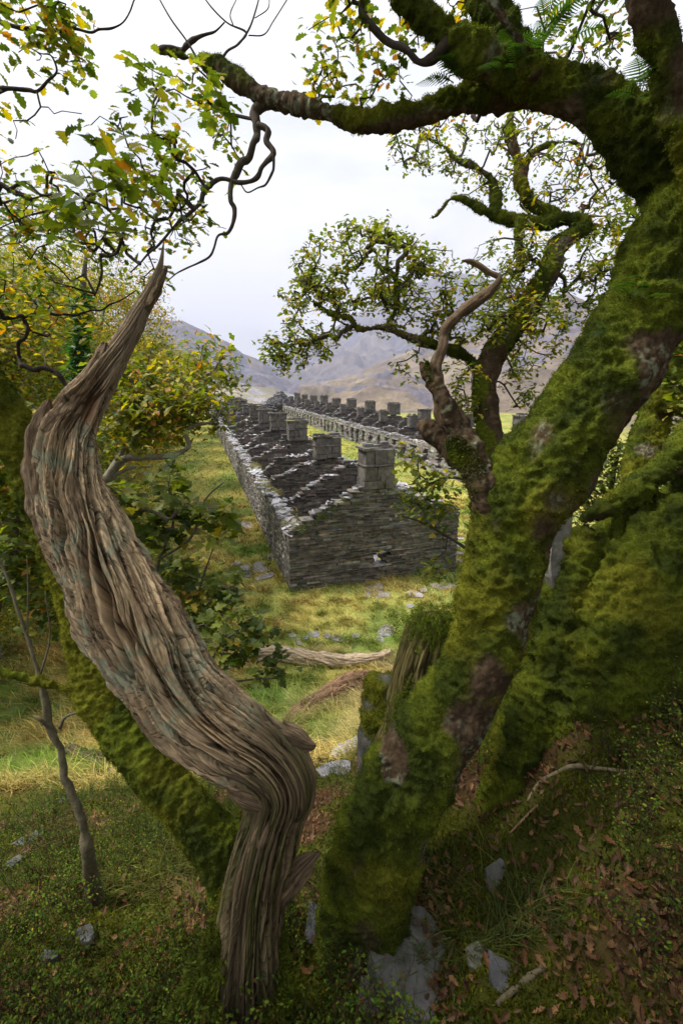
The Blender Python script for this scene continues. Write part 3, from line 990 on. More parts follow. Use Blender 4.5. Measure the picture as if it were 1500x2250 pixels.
# hanging leafy sprays under the arching limb
tmb, lmb = MB(), MB()
att = np.vstack([px_line(br3)[0], px_line(br4)[0][2:], catmull(*px_line(br3), 40)[0][6:], catmull(*px_line(br4), 40)[0][6:]])
spr = np.vstack([blob(420, 330, 2.5, 130, 110, .45, 44, r), blob(470, 250, 2.5, 60, 60, .25, 14, r), blob(320, 420, 2.5, 120, 90, .5, 46, r),
                 blob(240, 520, 2.5, 150, 80, .6, 46, r), blob(420, 480, 2.4, 90, 60, .3, 16, r), blob(120, 540, 2.6, 150, 100, .5, 44, r), blob(150, 440, 2.9, 150, 60, .4, 44, r), blob(330, 215, 2.5, 40, 60, .2, 9, r)])
grow(tmb, att, spr, r, .06, .5, .0022, .009, (.045, .036, .028))
leaves(lmb, OAK, spr, 6, .03, .052, r, (3, 4, 2.5, 2.5, 1.4, .7))
nearl = np.vstack([blob(235, 340, 1.45, 30, 30, .1, 3, r), blob(230, 440, 1.35, 45, 30, .1, 4, r), blob(150, 480, 1.5, 50, 30, .1, 3, r), blob(320, 350, 1.6, 40, 40, .1, 4, r), blob(450, 205, 1.9, 40, 40, .1, 4, r), blob(310, 190, 2.0, 20, 35, .1, 3, r)])
leaves(lmb, OAK, nearl, 7, .035, .08, r, (4, 4, 3, 1, .3, .5))
# foliage above the arch
up_att = np.vstack([catmull(*px_line(br2), 30)[0], catmull(*px_line(limb2), 20)[0][8:], catmull(*px_line(arch), 60)[0][20:48], catmull(*px_line(limb3), 12)[0]])
ups = np.vstack([blob(740, 90, 2.1, 110, 90, .3, 34, r), blob(870, 120, 2.1, 70, 60, .2, 12, r), blob(810, 170, 2.2, 50, 40, .2, 6, r), blob(700, 170, 2.3, 40, 50, .2, 8, r), blob(1010, 30, 2.2, 60, 60, .3, 12, r)])
grow(tmb, up_att, ups, r, .07, .5, .0022, .008, (.045, .036, .028))
leaves(lmb, OAK, ups, 6, .034, .054, r, (3, 4, 2.5, 2, 1.2, .6))
# bare twigs reaching up out of the arch
for q in ([(487, 132, 8), (500, 112, 7), (525, 96, 6), (548, 62, 5), (562, 22, 4), (570, -8, 3)], [(520, 100, 5), (541, 72, 5), (502, 52, 4), (470, 22, 4), (448, -6, 3)], [(546, 78, 4), (580, 76, 4), (601, 46, 3), (634, -6, 3)],
          [(440, 142, 7), (412, 92, 4), (376, 42, 4), (345, -12, 3)], [(512, 54, 3), (506, 30, 3), (522, -6, 2)], [(560, 40, 3), (588, 20, 3), (592, -8, 2)], [(700, 215, 5), (705, 180, 4), (735, 150, 4), (742, 110, 3), (725, 80, 2)]):
    p_, r_ = px_line([(a, b, c, 2.52) for a, b, c in q]); tube(tmb, p_, r_, step=.012, K=5, col=(.045, .036, .028), closed=False)
# unseen crown overhead and right, added to shade the foreground bank
shade_crown = []
for k in range(420):
    shade_crown.append([r.uniform(.6, 5.0), r.uniform(-2.6, 2.4), r.uniform(10.9, 13.0)])
shade_crown = np.array(shade_crown)
# keep the sky in the frame clear of the overhead crown
rel = shade_crown - CP
dpt = rel @ FW; upx = (rel @ UP) / np.maximum(dpt, .01) * 1000; rx = (rel @ RT) / np.maximum(dpt, .01) * 1000
vis = (dpt > .1) & (upx < 1190) & (np.abs(rx) < 800)
shade_crown = shade_crown[~vis]
catt = np.vstack([catmull(*px_line(trunk), 60)[0][-8:], catmull(*px_line(limb2), 20)[0][-5:], catmull(*px_line(limb3), 20)[0][-5:], catmull(*px_line(limb5), 20)[0][-6:]])
grow(tmb, catt, shade_crown, r, .2, .35, .004, .05, (.05, .042, .032), K=5)
leaves(lmb, OAKF, shade_crown, 34, .3, .13, r, (4, 4, 3, 1, .5, .3))
# leaves in the upper right corner, behind the limbs
ur = np.vstack([blob(1300, 90, 3.0, 160, 110, .5, 60, r), blob(1250, -20, 3.0, 200, 60, .5, 24, r)])
grow(tmb, np.vstack([catmull(*px_line(arch), 60)[0][2:20], catmull(*px_line(limb5), 20)[0]]), ur, r, .1, .5, .002, .012, (.045, .036, .028))
leaves(lmb, OAK, ur, 8, .07, .055, r, (4, 4, 2, 1.5, 1, .8))
tmb.build('twig', M_TWIG, OAKR)
lmb.build('foliage', M_LEAF, OAKR)
# polypody fern growing on the limbs
def fern(mb, base, dirn, ln, r, col=(.04, .085, .012)):
    d = np.asarray(dirn, float); d /= np.linalg.norm(d)
    n = 13
    t = np.linspace(0, 1, n)
    q = base + d * t[:, None] * ln + np.array([0, 0, -1.0]) * (t ** 2)[:, None] * ln * .45
    side = np.cross(d, [0, 0, 1.0]); side /= np.linalg.norm(side) + 1e-9
    tube(mb, q, np.linspace(.0022, .0008, n), K=3, col=np.array(col) * .6, closed=False)
    for k in range(2, n):
        w_ = ln * .26 * math.sin(math.pi * min(1, (t[k] * .9 + .12))) + .004
        tg = (q[k] - q[k - 1]); tg /= np.linalg.norm(tg)
        for s_ in (-1, 1):
            a = q[k]; b = q[k] + side * s_ * w_ + tg * w_ * .35 - np.array([0, 0, w_ * .15])
            wd = tg * ln * .024
            mb.add([a - wd, a + wd, b + wd * .3, b - wd * .3], {4: [[0, 1, 2, 3]]}, np.array(col) * math.exp(r.normal() * .15))


mb = MB()
for px, py, d in [(1060, 160, 2.0), (1110, 140, 1.95), (1180, 60, 1.9), (1150, 130, 1.9), (1420, 200, 1.85), (1450, 230, 1.85), (1440, 640, 1.95), (1400, 660, 1.95), (1215, 90, 1.95), (1340, 720, 2.0), (1020, 165, 2.0), (1480, 170, 1.7)]:
    for k in range(5):
        b = P(px + r.uniform(-30, 30), py + r.uniform(-20, 20), d)
        fern(mb, b, [r.uniform(-1, .6), r.uniform(-1, .2), r.uniform(.1, .8)], r.uniform(.09, .2), r)
mb.build('fern', M_LEAF, OAKR)

# ---- grey dead trunk, twisting across the left
DEAD = thing('dead_tree', 'bare grey-brown weathered dead trunk twisting up to a pointed snag on the left', 'dead tree', tuple(P(530, 2200, 1.8)))
dl = [(496, 2420, 230, 1.84), (512, 2290, 205, 1.85), (528, 2180, 178, 1.86), (545, 2070, 158, 1.87), (562, 1950, 146, 1.88), (584, 1855, 144, 1.88), (606, 1785, 138, 1.88), (620, 1722, 160, 1.88), (580, 1668, 188, 1.9), (512, 1625, 214, 1.92),
      (440, 1572, 232, 1.94), (370, 1490, 236, 1.97), (296, 1375, 246, 2.0), (232, 1250, 220, 2.05), (180, 1150, 196, 2.09), (154, 1085, 180, 2.12), (146, 1020, 168, 2.14), (150, 955, 154, 2.17), (180, 895, 128, 2.2), (214, 842, 98, 2.22), (240, 800, 78, 2.24), (264, 765, 60, 2.26), (290, 722, 52, 2.28), (306, 690, 46, 2.29), (328, 650, 36, 2.31), (346, 606, 24, 2.32), (355, 572, 12, 2.33), (360, 532, 3, 2.34)]
pts, rad = px_line(dl)
rad = rad * .93
TOT = np.linalg.norm(np.diff(pts, axis=0), axis=1).sum()
def dn(u, th, ac, al, o, oc=4, tw=1.1):
    a = th + tw * np.sin(u * 1.1)
    a = a + .22 * pnoise(np.stack([np.cos(th).ravel() * 1.6, np.sin(th).ravel() * 1.6, u.ravel() * 3.1 + 7], 1)).reshape(u.shape)
    return fbm(np.stack([np.cos(a).ravel() * ac, np.sin(a).ravel() * ac, u.ravel() * al + o], 1), oc, .55).reshape(u.shape)
def ddisp(u, th, r_):
    g1 = -np.abs(dn(u, th, 1.7, 1.0, 3, 3)) ** .8            # broad flutes
    g2 = dn(u, th, 5.5, 2.4, 11, 4)                           # fibres
    crack = -np.exp(-(dn(u, th, 2.6, .75, 27, 3) / .075) ** 2)  # long splits
    crack2 = -np.exp(-(dn(u, th, 4.6, .7, 57, 3) / .085) ** 2)
    env = sstep(TOT, TOT - .6, u)
    hol = -np.exp(-((u - TOT + .95) / .2) ** 2) * sstep(.0, .25, dn(u, th, 3.2, 1.1, 137, 3))
    return r_ * (-.03 + .42 * hol + .15 * (g1 + .4) + .065 * g2 * env + .04 * dn(u, th, 18, 1.8, 91, 4) * env + .016 * dn(u, th, 4, 9, 191, 4) * env + .022 * dn(u, th, 9, 34, 291, 3) * env + .42 * crack * env + .20 * crack2 * env + .05 * dn(u, th, 1, 3, 5, 3))
def dcol(u, th, v):
    footing = sstep(.75, .35, u.reshape(-1, 1))  # wood darkens to deep brown towards the trunk foot
    n = dn(u, th, 9, .8, 71, 4).reshape(-1, 1)
    base = np.array([.40, .295, .18]) * (1 + .75 * np.clip(n + .6 * dn(u, th, 24, 1.1, 171, 3).reshape(-1, 1), -1, 1))
    warm = sstep(.0, .5, dn(u, th, 2.0, .8, 45, 3)).reshape(-1, 1)
    base = base * (1 - warm * .45) + np.array([.15, .085, .045]) * warm * .45
    uu = u.reshape(-1, 1)
    pale = sstep(TOT - 1.15, TOT - .75, uu)
    base = base * (1 - pale) + np.array([.40, .31, .21]) * (1 + .5 * n) * pale
    rot = (np.exp(-((u - TOT + .95) / .2) ** 2) * sstep(-.1, .2, dn(u, th, 3.2, 1.1, 137, 3))).reshape(-1, 1)
    base = base * (1 - .8 * rot) + np.array([.14, .055, .022]) * .8 * rot
    lk = sstep(.05, .3, fbm(v * 11 + 3, 4) + .9 * fbm(v * 60, 2))[:, None] * sstep(-.1, .25, fbm(v * 2.2 + 19, 2))[:, None] * sstep(.7, 1.1, uu) * (1 - pale)
    base = base * (1 - .7 * lk) + np.array([.23, .27, .19]) * .7 * lk
    low = sstep(1.62, 1.34, uu)
    base = base * (1 - .66 * low) + np.array([.05, .04, .018]) * low * (.6 + n)
    gr = sstep(1.55, 1.0, uu) * sstep(-.1, .3, dn(u, th, 3.5, .6, 201, 3)).reshape(-1, 1)
    base = base * (1 - .75 * gr) + np.array([.075, .085, .02]) * .75 * gr
    base = base * (1 - footing) + np.array([.045, .035, .02]) * (1 + .5 * n) * footing
    return np.clip(base, .01, 1)
def scol(u, th, v):
    n = dn(u, th, 7, 3, 71, 4).reshape(-1, 1)
    return np.array([.24, .17, .105]) * (1 + .8 * np.clip(n, -1, 1))
mb = MB()
tube(mb, pts, rad, n=820, K=420, disp=ddisp, colfn=dcol)
mb.build('trunk', M_DEAD, DEAD, smooth=True)
# splintered slab and torn edges beside the hollow, knot, torn lip, roots
def slab(mb, rows_, K=40, flat=.5, seed=0):
    p_, r_ = px_line(rows_)
    tube(mb, p_, r_, n=90, K=K, disp=lambda u, th, q: q * (.3 * dn(u, th, 2.5, 1.5, seed, 4) - .22 * np.exp(-(dn(u, th, 3, 1.2, seed + 9, 2) / .06) ** 2)) + .012 * fbm(np.stack([np.cos(th).ravel(), np.sin(th).ravel(), u.ravel() * 9 + seed], 1), 3).reshape(u.shape), colfn=scol)
for rows_, sd_ in (([(120, 1180, 70, 2.02), (92, 1090, 62, 2.04), (80, 1000, 48, 2.08), (88, 930, 40, 2.1), (102, 895, 26, 2.12), (108, 876, 6, 2.12)], 3), ([(180, 1150, 40, 1.97), (165, 1090, 34, 1.99), (158, 1050, 20, 2.0), (160, 1035, 5, 2.0)], 7),
                   ([(120, 960, 60, 2.12), (160, 890, 50, 2.15), (200, 830, 40, 2.18), (226, 775, 24, 2.2), (232, 752, 6, 2.2)], 37), ([(318, 680, 20, 2.28), (345, 640, 18, 2.29), (362, 600, 10, 2.3), (366, 585, 2, 2.3)], 39)):
    mb = MB(); slab(mb, rows_, seed=sd_); mb.build('splintered_edge', M_DEAD, DEAD, smooth=True)
for k_, (rows_, sd_) in enumerate((([(615, 1605, 50, 1.94), (650, 1622, 44, 1.92), (676, 1636, 30, 1.91), (692, 1640, 8, 1.9)], 23), ([(600, 1770, 70, 1.84), (560, 1762, 50, 1.8), (525, 1748, 34, 1.8), (503, 1738, 8, 1.8)], 29),
                   ([(590, 1790, 60, 1.84), (570, 1840, 44, 1.8), (566, 1900, 8, 1.8)], 33), ([(600, 1960, 90, 1.92), (640, 1930, 60, 1.95), (680, 1890, 34, 1.97), (700, 1870, 8, 2.0)], 43))):
    mb = MB(); slab(mb, rows_, seed=sd_); mb.build('knot', M_DEAD, DEAD, smooth=True)
co, nm, f = remeshed([([(450, 2420, 260, 1.84), (462, 2280, 200, 1.84), (474, 2180, 150, 1.84), (488, 2100, 100, 1.84), (494, 2030, 60, 1.86), (496, 1970, 30, 1.88)], 20),
                      ([(620, 2330, 160, 1.86), (590, 2200, 130, 1.88), (580, 2080, 80, 1.9), (590, 2000, 30, 1.92)], 16)], .011)
mossy(co, nm, f, DEAD, 3, .12, .026, name='mossy_base', tuft_n=30000, tuft=.015)

# ---- leaning mossy oak stem behind the dead trunk
LEAN = thing('oak_tree', 'bright green mossy leaning trunk passing behind the grey dead trunk', 'tree', tuple(P(500, 1900, 2.5)))
lean = [(560, 2020, 150, 2.5), (500, 1890, 138, 2.5), (430, 1800, 138, 2.5), (345, 1705, 130, 2.55), (275, 1615, 118, 2.6), (210, 1520, 104, 2.65), (180, 1430, 94, 2.7), (165, 1330, 96, 2.75), (130, 1200, 100, 2.75), (75, 1060, 104, 2.7),
        (25, 940, 104, 2.65), (-20, 840, 100, 2.6), (-70, 720, 95, 2.55), (-110, 560, 90, 2.5)]
lbr = [(200, 1535, 50, 2.65), (140, 1515, 32, 2.62), (60, 1490, 26, 2.6), (-40, 1462, 26, 2.55)]
co, nm, f = remeshed([(rooted(lean, 0, 1.1), 22), (lbr, 10)], .010)
mossy(co, nm, f, LEAN, 4, .75, .012, yel=.45, tuft_n=160000, tuft=.0062)
tmb, lmb = MB(), MB()
shade_canopy = np.array([[r.uniform(-6.8, -2.2), r.uniform(-.8, 1.7), r.uniform(10.3, 12.4)] for _ in range(240)])  # unseen canopy on the left, added to keep sun off the foreground
rel = shade_canopy - CP
dpt = rel @ FW; vis = (dpt > .1) & ((rel @ UP) / np.maximum(dpt, .01) < 1.19) & (np.abs(rel @ RT) / np.maximum(dpt, .01) < .8)
shade_canopy = shade_canopy[~vis]
lp, lr = np.array([P(-110, 560, 2.5), [-2.6, 1.2, 9.8], [-3.6, .2, 11.0], [-4.6, -.8, 12.0]]), [.1, .08, .06, .03]  # out-of-view limb that carries the added canopy
lq, _ = tube(tmb, lp, lr, n=30, K=8, col=(.05, .04, .03))
grow(tmb, lq[6:], shade_canopy, r, .2, .35, .004, .04, (.05, .042, .032))
leaves(lmb, OAKF, shade_canopy, 44, .3, .15, r, (4, 4, 3, 1, .5, .3))
lb = [[(-110, 560, 40, 2.5), (-60, 420, 16, 2.4), (0, 403, 9, 2.35), (25, 410, 8, 2.33), (60, 402, 8, 2.3), (85, 425, 6, 2.3), (120, 430, 4, 2.3)], [(-110, 300, 24, 2.4), (-40, 60, 14, 2.3), (60, 66, 11, 2.3), (170, 62, 9, 2.3), (215, 66, 8, 2.3), (275, 45, 5, 2.3), (295, 0, 4, 2.3)], [(-60, 200, 18, 2.3), (0, 190, 14, 2.3), (40, 202, 11, 2.3), (85, 196, 10, 2.3), (125, 160, 6, 2.3), (118, 130, 4, 2.3), (60, 105, 3, 2.3)],
      [(-90, 640, 60, 2.55), (-20, 500, 26, 2.6), (10, 420, 16, 2.6), (60, 430, 10, 2.6)],
      [(-60, 690, 26, 2.6), (-10, 680, 12, 3.0), (20, 700, 10, 3.1), (58, 702, 11, 3.2), (52, 745, 10, 3.2), (36, 775, 10, 3.3), (52, 800, 12, 3.3), (92, 812, 10, 3.3), (120, 815, 9, 3.3), (150, 850, 7, 3.3), (172, 872, 5, 3.3)],
      [(56, 700, 9, 3.2), (100, 692, 7, 3.2), (170, 690, 5, 3.2), (240, 672, 4, 3.2), (300, 640, 3, 3.2)]]
la = []
for b in lb:
    p_, r_ = kinked(b, .6, len(la) + 20)
    q, _ = tube(tmb, p_, r_, step=.01, K=8, col=(.04, .033, .028), disp=lambda u, th, r2: r2 * .3 * fbm(np.stack([np.cos(th).ravel() * 2, np.sin(th).ravel() * 2, u.ravel() * 12], 1), 3).reshape(u.shape))
    la.append(q)
la = np.vstack(la)
tips = np.array([P(*q) for q in [(175, 190, 2.3), (180, 250, 2.3), (120, 250, 2.3), (90, 235, 2.3), (30, 265, 2.3), (60, 265, 2.35), (130, 160, 2.3), (35, 305, 2.3), (295, 0, 2.3), (240, 60, 2.3), (210, 45, 2.3), (160, 120, 2.3), (0, 350, 2.3)]])
l1 = np.vstack([blob(60, 40, 2.2, 130, 55, .3, 20, r), blob(120, 90, 2.3, 40, 20, .2, 4, r), blob(60, 470, 3.0, 110, 80, .4, 26, r), blob(60, 640, 3.2, 160, 110, .6, 44, r), blob(10, 240, 2.4, 15, 15, .1, 2, r)])
grow(tmb, la, np.vstack([tips, l1]), r, .05, .3, .0022, .010, (.04, .033, .028))
leaves(lmb, OAK, l1, 11, .06, .07, r, (4, 4, 2, 2, 1.5, 1.2))
tmb.build('branch', M_BARK, LEAN, smooth=True)
lmb.build('foliage', M_LEAF, LEAN)

# ---- mid-distance oak
MID = thing('oak_tree', 'gnarled living oak behind the big fork, its rounded green crown reaching left', 'tree', tuple(P(1080, 1300, 5.5)))
m1 = [(1110, 1560, 110, 5.3), (1085, 1250, 84, 5.4), (1078, 1050, 72, 5.5), (1074, 950, 64, 5.5), (1062, 850, 60, 5.5), (1090, 770, 58, 5.5), (1160, 672, 56, 5.5), (1205, 600, 50, 5.5), (1222, 545, 46, 5.5), (1282, 492, 40, 5.5),
      (1222, 475, 46, 5.5), (1168, 448, 38, 5.5), (1142, 400, 32, 5.5), (1136, 350, 28, 5.5), (1118, 290, 22, 5.5), (1126, 225, 17, 5.5), (1110, 170, 10, 5.5)]
m2 = [(1228, 480, 40, 5.5), (1190, 490, 36, 5.5), (1120, 482, 32, 5.5), (1060, 462, 26, 5.5), (1010, 436, 17, 5.5), (985, 440, 13, 5.5), (965, 468, 10, 5.5), (948, 480, 7, 5.5)]
m3 = [(1085, 476, 24, 5.5), (1088, 430, 22, 5.5), (1075, 390, 22, 5.5), (1040, 365, 18, 5.5), (1000, 350, 14, 5.5), (980, 325, 10, 5.5), (942, 305, 7, 5.5)]
m4 = [(1148, 390, 24, 5.5), (1160, 350, 24, 5.5), (1190, 325, 20, 5.5), (1235, 312, 18, 5.5), (1280, 318, 14, 5.5)]
m5 = [(1075, 840, 36, 5.5), (1030, 790, 30, 5.5), (980, 765, 28, 5.45), (925, 750, 27, 5.4), (850, 722, 24, 5.4), (790, 722, 20, 5.4), (770, 700, 14, 5.4), (725, 690, 10, 5.4), (690, 668, 7, 5.4)]
m6 = [(1140, 480, 22, 5.4), (1140, 540, 28, 5.4), (1142, 600, 30, 5.4)]
m7 = [(850, 722, 16, 5.4), (870, 670, 13, 5.4), (868, 610, 10, 5.4), (840, 590, 7, 5.4)]
m8 = [(1060, 470, 10, 5.5), (1020, 410, 0.1 + 9, 5.5), (1000, 434, 8, 5.5)]
co, nm, f = remeshed([(rooted(m1, 0), 18), (m2, 12), (m3, 10), (m4, 10), (m5, 12), (m6, 10), (m7, 8)], .016)
mossy(co, nm, f, MID, 6, .15, .012, tuft_n=40000, tuft=.014)
tmb, lmb = MB(), MB()
matt = np.vstack([catmull(*px_line(q), 40)[0][4:] for q in (m1, m2, m3, m4, m5, m7)])
cr1 = np.vstack([blob(625, 775, 5.4, 60, 42, .4, 40, r), blob(800, 590, 5.4, 160, 80, .7, 250, r, .45), blob(690, 690, 5.4, 85, 95, .6, 110, r, .3), blob(910, 630, 5.4, 100, 80, .6, 90, r, .3), blob(640, 760, 5.4, 60, 50, .4, 24, r), blob(860, 700, 5.4, 60, 40, .4, 14, r)])
cr2 = np.vstack([blob(960, 320, 5.5, 110, 60, .6, 50, r), blob(1100, 300, 5.5, 120, 90, .8, 60, r), blob(1230, 390, 5.5, 140, 110, .9, 90, r), blob(1060, 400, 5.5, 80, 60, .5, 24, r), blob(1340, 380, 5.6, 90, 130, .9, 60, r), blob(900, 330, 5.5, 60, 50, .4, 16, r)])
cr3 = np.vstack([blob(1120, 590, 5.5, 100, 70, .7, 80, r), blob(1010, 700, 5.4, 90, 70, .6, 60, r), blob(1150, 720, 5.5, 100, 80, .7, 80, r), blob(1280, 600, 5.6, 90, 110, .8, 80, r), blob(1010, 860, 5.4, 70, 60, .6, 24, r), blob(1140, 840, 5.4, 50, 60, .5, 18, r),
                 blob(900, 800, 5.3, 30, 30, .3, 6, r)])
grow(tmb, matt, np.vstack([cr1, cr2, cr3]), r, .11, .55, .0045, .03, (.075, .062, .045), K=5)
leaves(lmb, OAKF, cr1, 9, .036, .07, r, (5, 1.5, 7, 3, .8, .15))
leaves(lmb, OAKF, cr2, 8, .04, .06, r, (4, 3, 3, 2, 1, 1))
leaves(lmb, OAKF, cr3, 14, .045, .072, r, (5, 2, 5, 2.5, 1, .4))
tmb.build('branch', M_BARK, MID, smooth=True)
lmb.build('foliage', M_FARLEAF, MID)
SNAG = thing('dead_branch', 'bare crooked brown dead branch rising above the split stub with a hooked top', 'dead branch', tuple(P(965, 900, 2.7)))
mb = MB()
p_, r_ = kinked([(985, 1000, 30, 2.75), (968, 900, 26, 2.7), (962, 820, 24, 2.7), (966, 760, 22, 2.7), (985, 712, 22, 2.7), (1030, 672, 20, 2.7), (1075, 640, 18, 2.7), (1096, 612, 11, 2.7), (1076, 598, 14, 2.7), (1050, 580, 14, 2.7), (1020, 566, 9, 2.7), (1014, 572, 3, 2.7)], .16)
tube(mb, p_, r_, n=160, K=24, col=(.13, .09, .055), disp=lambda u, th, q: q * .35 * dn(u, th, 2, 4, 3, 3))
mb.build('branch', M_BARK, SNAG, smooth=True)

# ---- mossy trunk and root mass at the right edge
RM = thing('oak_tree', 'massive moss-cushioned oak base and root buttress at the right edge', 'tree', tuple(P(1300, 1560, 3.0)))
ra = [(1760, 860, 260, 3.0), (1670, 1000, 270, 3.0), (1570, 1130, 300, 3.0), (1480, 1280, 340, 3.0), (1400, 1430, 380, 3.0), (1330, 1620, 400, 3.1), (1300, 1800, 360, 3.3)]
rb = [(1560, 960, 120, 2.95), (1480, 1010, 90, 2.9), (1400, 1075, 80, 2.87), (1335, 1115, 70, 2.85), (1275, 1140, 50, 2.8)]
rc = [(1300, 1170, 100, 2.85), (1268, 1260, 110, 2.85), (1235, 1370, 115, 2.85), (1195, 1490, 125, 2.85), (1150, 1620, 140, 2.85), (1110, 1760, 150, 2.9)]
rd = [(1600, 1050, 180, 2.7), (1560, 1250, 170, 2.6), (1560, 1400, 140, 2.55), (1580, 1540, 170, 2.6)]
rf_ = [(1490, 1120, 260, 3.0), (1425, 1260, 420, 3.0), (1375, 1400, 520, 3.04), (1340, 1560, 560, 3.1)]
re_ = [(1360, 1200, 140, 2.85), (1330, 1330, 180, 2.8), (1290, 1480, 200, 2.8)]
co, nm, f = remeshed([(rooted(ra, 1), 28), (rb, 14), (rooted(rc, 1), 18), (rooted(rd, 1), 18), (rooted(re_, 1), 18), (rooted(rf_, 1), 28)], .014, .04)
mossy(co, nm, f, RM, 9, .45, .034, yel=.12, tuft_n=300000, tuft=.0085, lichen=0.0)
co, nm, f = remeshed([([(1380, 1180, 100, 5.0), (1410, 1020, 90, 5.0), (1430, 930, 80, 5.0), (1470, 830, 80, 5.0), (1530, 740, 70, 5.0), (1600, 600, 60, 5.0)], 14), ([(1600, 980, 50, 4.8), (1500, 900, 40, 4.8), (1450, 895, 36, 4.8), (1435, 860, 22, 4.8)], 10)], .018)
R2 = thing('oak_tree', 'slim mossy oak stem standing behind the root buttress near the right edge', 'tree', tuple(P(1380, 1180, 5.0)))
mossy(co, nm, f, R2, 12, .5, .02, tuft_n=20000, tuft=.014)
tmb, lmb = MB(), MB()
at2 = catmull(*px_line([(1430, 930, 80, 5.0), (1470, 830, 80, 5.0), (1530, 740, 70, 5.0)]), 12)[0]
c2 = np.vstack([blob(1420, 760, 5.2, 110, 90, .6, 40, r), blob(1470, 860, 5, 60, 50, .5, 16, r), blob(1380, 500, 5.8, 90, 120, .6, 30, r)])
grow(tmb, at2, c2, r, .12, .5, .004, .02, (.06, .05, .04))
leaves(lmb, OAKF, c2, 26, .12, .09, r)
tmb.build('branch', M_BARK, R2, smooth=True)
lmb.build('foliage', M_FARLEAF, R2)
# slate upright wedged in the roots
def slate_stone(label, px, py, wpx, hpx, dpx_tilt=0.0, th=.06, col=(.125, .12, .118), group=None, depth=None, up=False, rotz=0., cat='slate', moss=0, seed=0, lift=.0, tilt=(0., 0.), name='loose_slate'):
    rs = np.random.default_rng(seed + int(px) * 7 + int(py))
    g = G(px, py)
    d = float((g - CP) @ FW) if depth is None else depth
    c = g if depth is None else P(px, py, depth)
    W, Hh = wpx / 1000 * d, hpx / 1000 * d
    n = 15
    ang = np.sort((rs.uniform(-.12, .12, n) + np.linspace(0, 6.283, n, endpoint=False)) % 6.283)
    sq = 9.0 * np.ones(n)
    for k_ in range(int(rs.integers(5, 7))):      # a convex stone broken along straight edges
        a_ = k_ * 6.283 / 5.5 + rs.uniform(-.4, .4); dd_ = rs.uniform(.38, .52)
        cc_ = np.cos(ang - a_); sq = np.where(cc_ > .05, np.minimum(sq, dd_ / np.maximum(cc_, .05)), sq)
    rad_ = np.minimum(sq, .72) * rs.uniform(.95, 1.02, n)
    o2 = np.stack([np.cos(ang) * rad_ * W, np.sin(ang) * rad_ * Hh], 1)
    v = []
    for z, s in ((0, .97), (.12, 1), (.85, 1), (1, .96)):
        v.append(np.stack([o2[:, 0] * s, o2[:, 1] * s, np.full(n, (z - .5) * th) + rs.normal(size=n) * th * .06], 1))
    v = np.vstack(v)
    ca, sa = math.cos(rotz), math.sin(rotz)
    Rz = np.array([[ca, -sa, 0], [sa, ca, 0], [0, 0, 1]])
    tx, ty = tilt
    Rx = np.array([[1, 0, 0], [0, math.cos(tx), -math.sin(tx)], [0, math.sin(tx), math.cos(tx)]])
    Ry = np.array([[math.cos(ty), 0, math.sin(ty)], [0, 1, 0], [-math.sin(ty), 0, math.cos(ty)]])
    v = v @ (Rx @ Ry @ Rz).T
    F4 = []
    for k in range(3):
        for j in range(n):
            F4.append([k * n + j, k * n + (j + 1) % n, (k + 1) * n + (j + 1) % n, (k + 1) * n + j])
    mb = MB()
    mb.add(v, {4: F4, n: [list(range(n))[::-1], [3 * n + j for j in range(n)]]}, np.array(col) * math.exp(rs.normal() * .1))
    o = link(name, None, None, label, cat, group, None, tuple(c + np.array([0, 0, lift])))
    me = mb.mesh(name); me.materials.append(M_SLATE)
    o2_ = bpy.data.objects.new(name, me)
    bpy.data.objects.remove(o)
    COL.objects.link(o2_)
    o2_.location = tuple(c + np.array([0, 0, lift]))
    o2_['label'] = label; o2_['category'] = cat
    if group: o2_['group'] = group
    if moss:
        m2_ = MB()
        k = moss
        pq = np.stack([rs.uniform(-.5, .5, k) * W, rs.uniform(-.5, .5, k) * Hh, np.full(k, th * .5)], 1) @ (Rx @ Ry @ Rz).T
        grow_tufts(m2_, pq, .03, rs, ((.1, .14, .015), (.14, .17, .02), (.06, .09, .012)), 30)
        mo = m2_.build('moss', M_TUFT, None, kind='stuff')
        mo.parent = o2_
    return o2_


slate_stone('pale upright slate wedged between the fork trunk and the root buttress', 1222, 1200, 50, 230, th=.1, depth=2.95, tilt=(R(78), R(8)), col=(.2, .19, .17))
# foreground slates
slate_stone('large grooved grey slate block lying at the foot of the big oak', 892, 2118, 190, 230, th=.10, rotz=R(-35), tilt=(R(-14), R(8)), col=(.15, .145, .14), lift=.035, name='slate_block', moss=4)
slate_stone('small upright pointed slate in the bilberry right of the big oak', 1093, 1935, 46, 90, th=.03, tilt=(R(40), R(0)), rotz=R(-10), lift=.0)
slate_stone('bluish pointed slate beside a stick near the bottom edge', 1103, 2160, 60, 80, th=.03, tilt=(R(10), R(0)), rotz=R(15), lift=.02, col=(.10, .10, .112))
slate_stone('brownish slate wedge at the bottom edge below the grooved block', 812, 2215, 62, 90, th=.05, tilt=(R(15), R(5)), rotz=R(5), lift=.02, col=(.17, .145, .14))
slate_stone('small pale stone between the grooved block and the bluish slate', 1047, 2110, 44, 60, th=.04, rotz=R(-25), lift=.015, col=(.16, .16, .13))
slate_stone('long dark slate strip between the two trunk bases', 712, 2080, 60, 200, th=.03, rotz=R(20), lift=.01, col=(.13, .135, .15))
slate_stone('flat smooth grey slate sloping beside the mossy bank below the fallen log', 775, 1645, 120, 90, th=.04, tilt=(R(-20), R(-14)), rotz=R(30), lift=.03, col=(.25, .24, .26))
slate_stone('flat slate half under moss just below the sloping slate', 735, 1690, 90, 70, th=.03, tilt=(R(-22), R(-10)), rotz=R(10), lift=.01, col=(.24, .23, .25), moss=12)
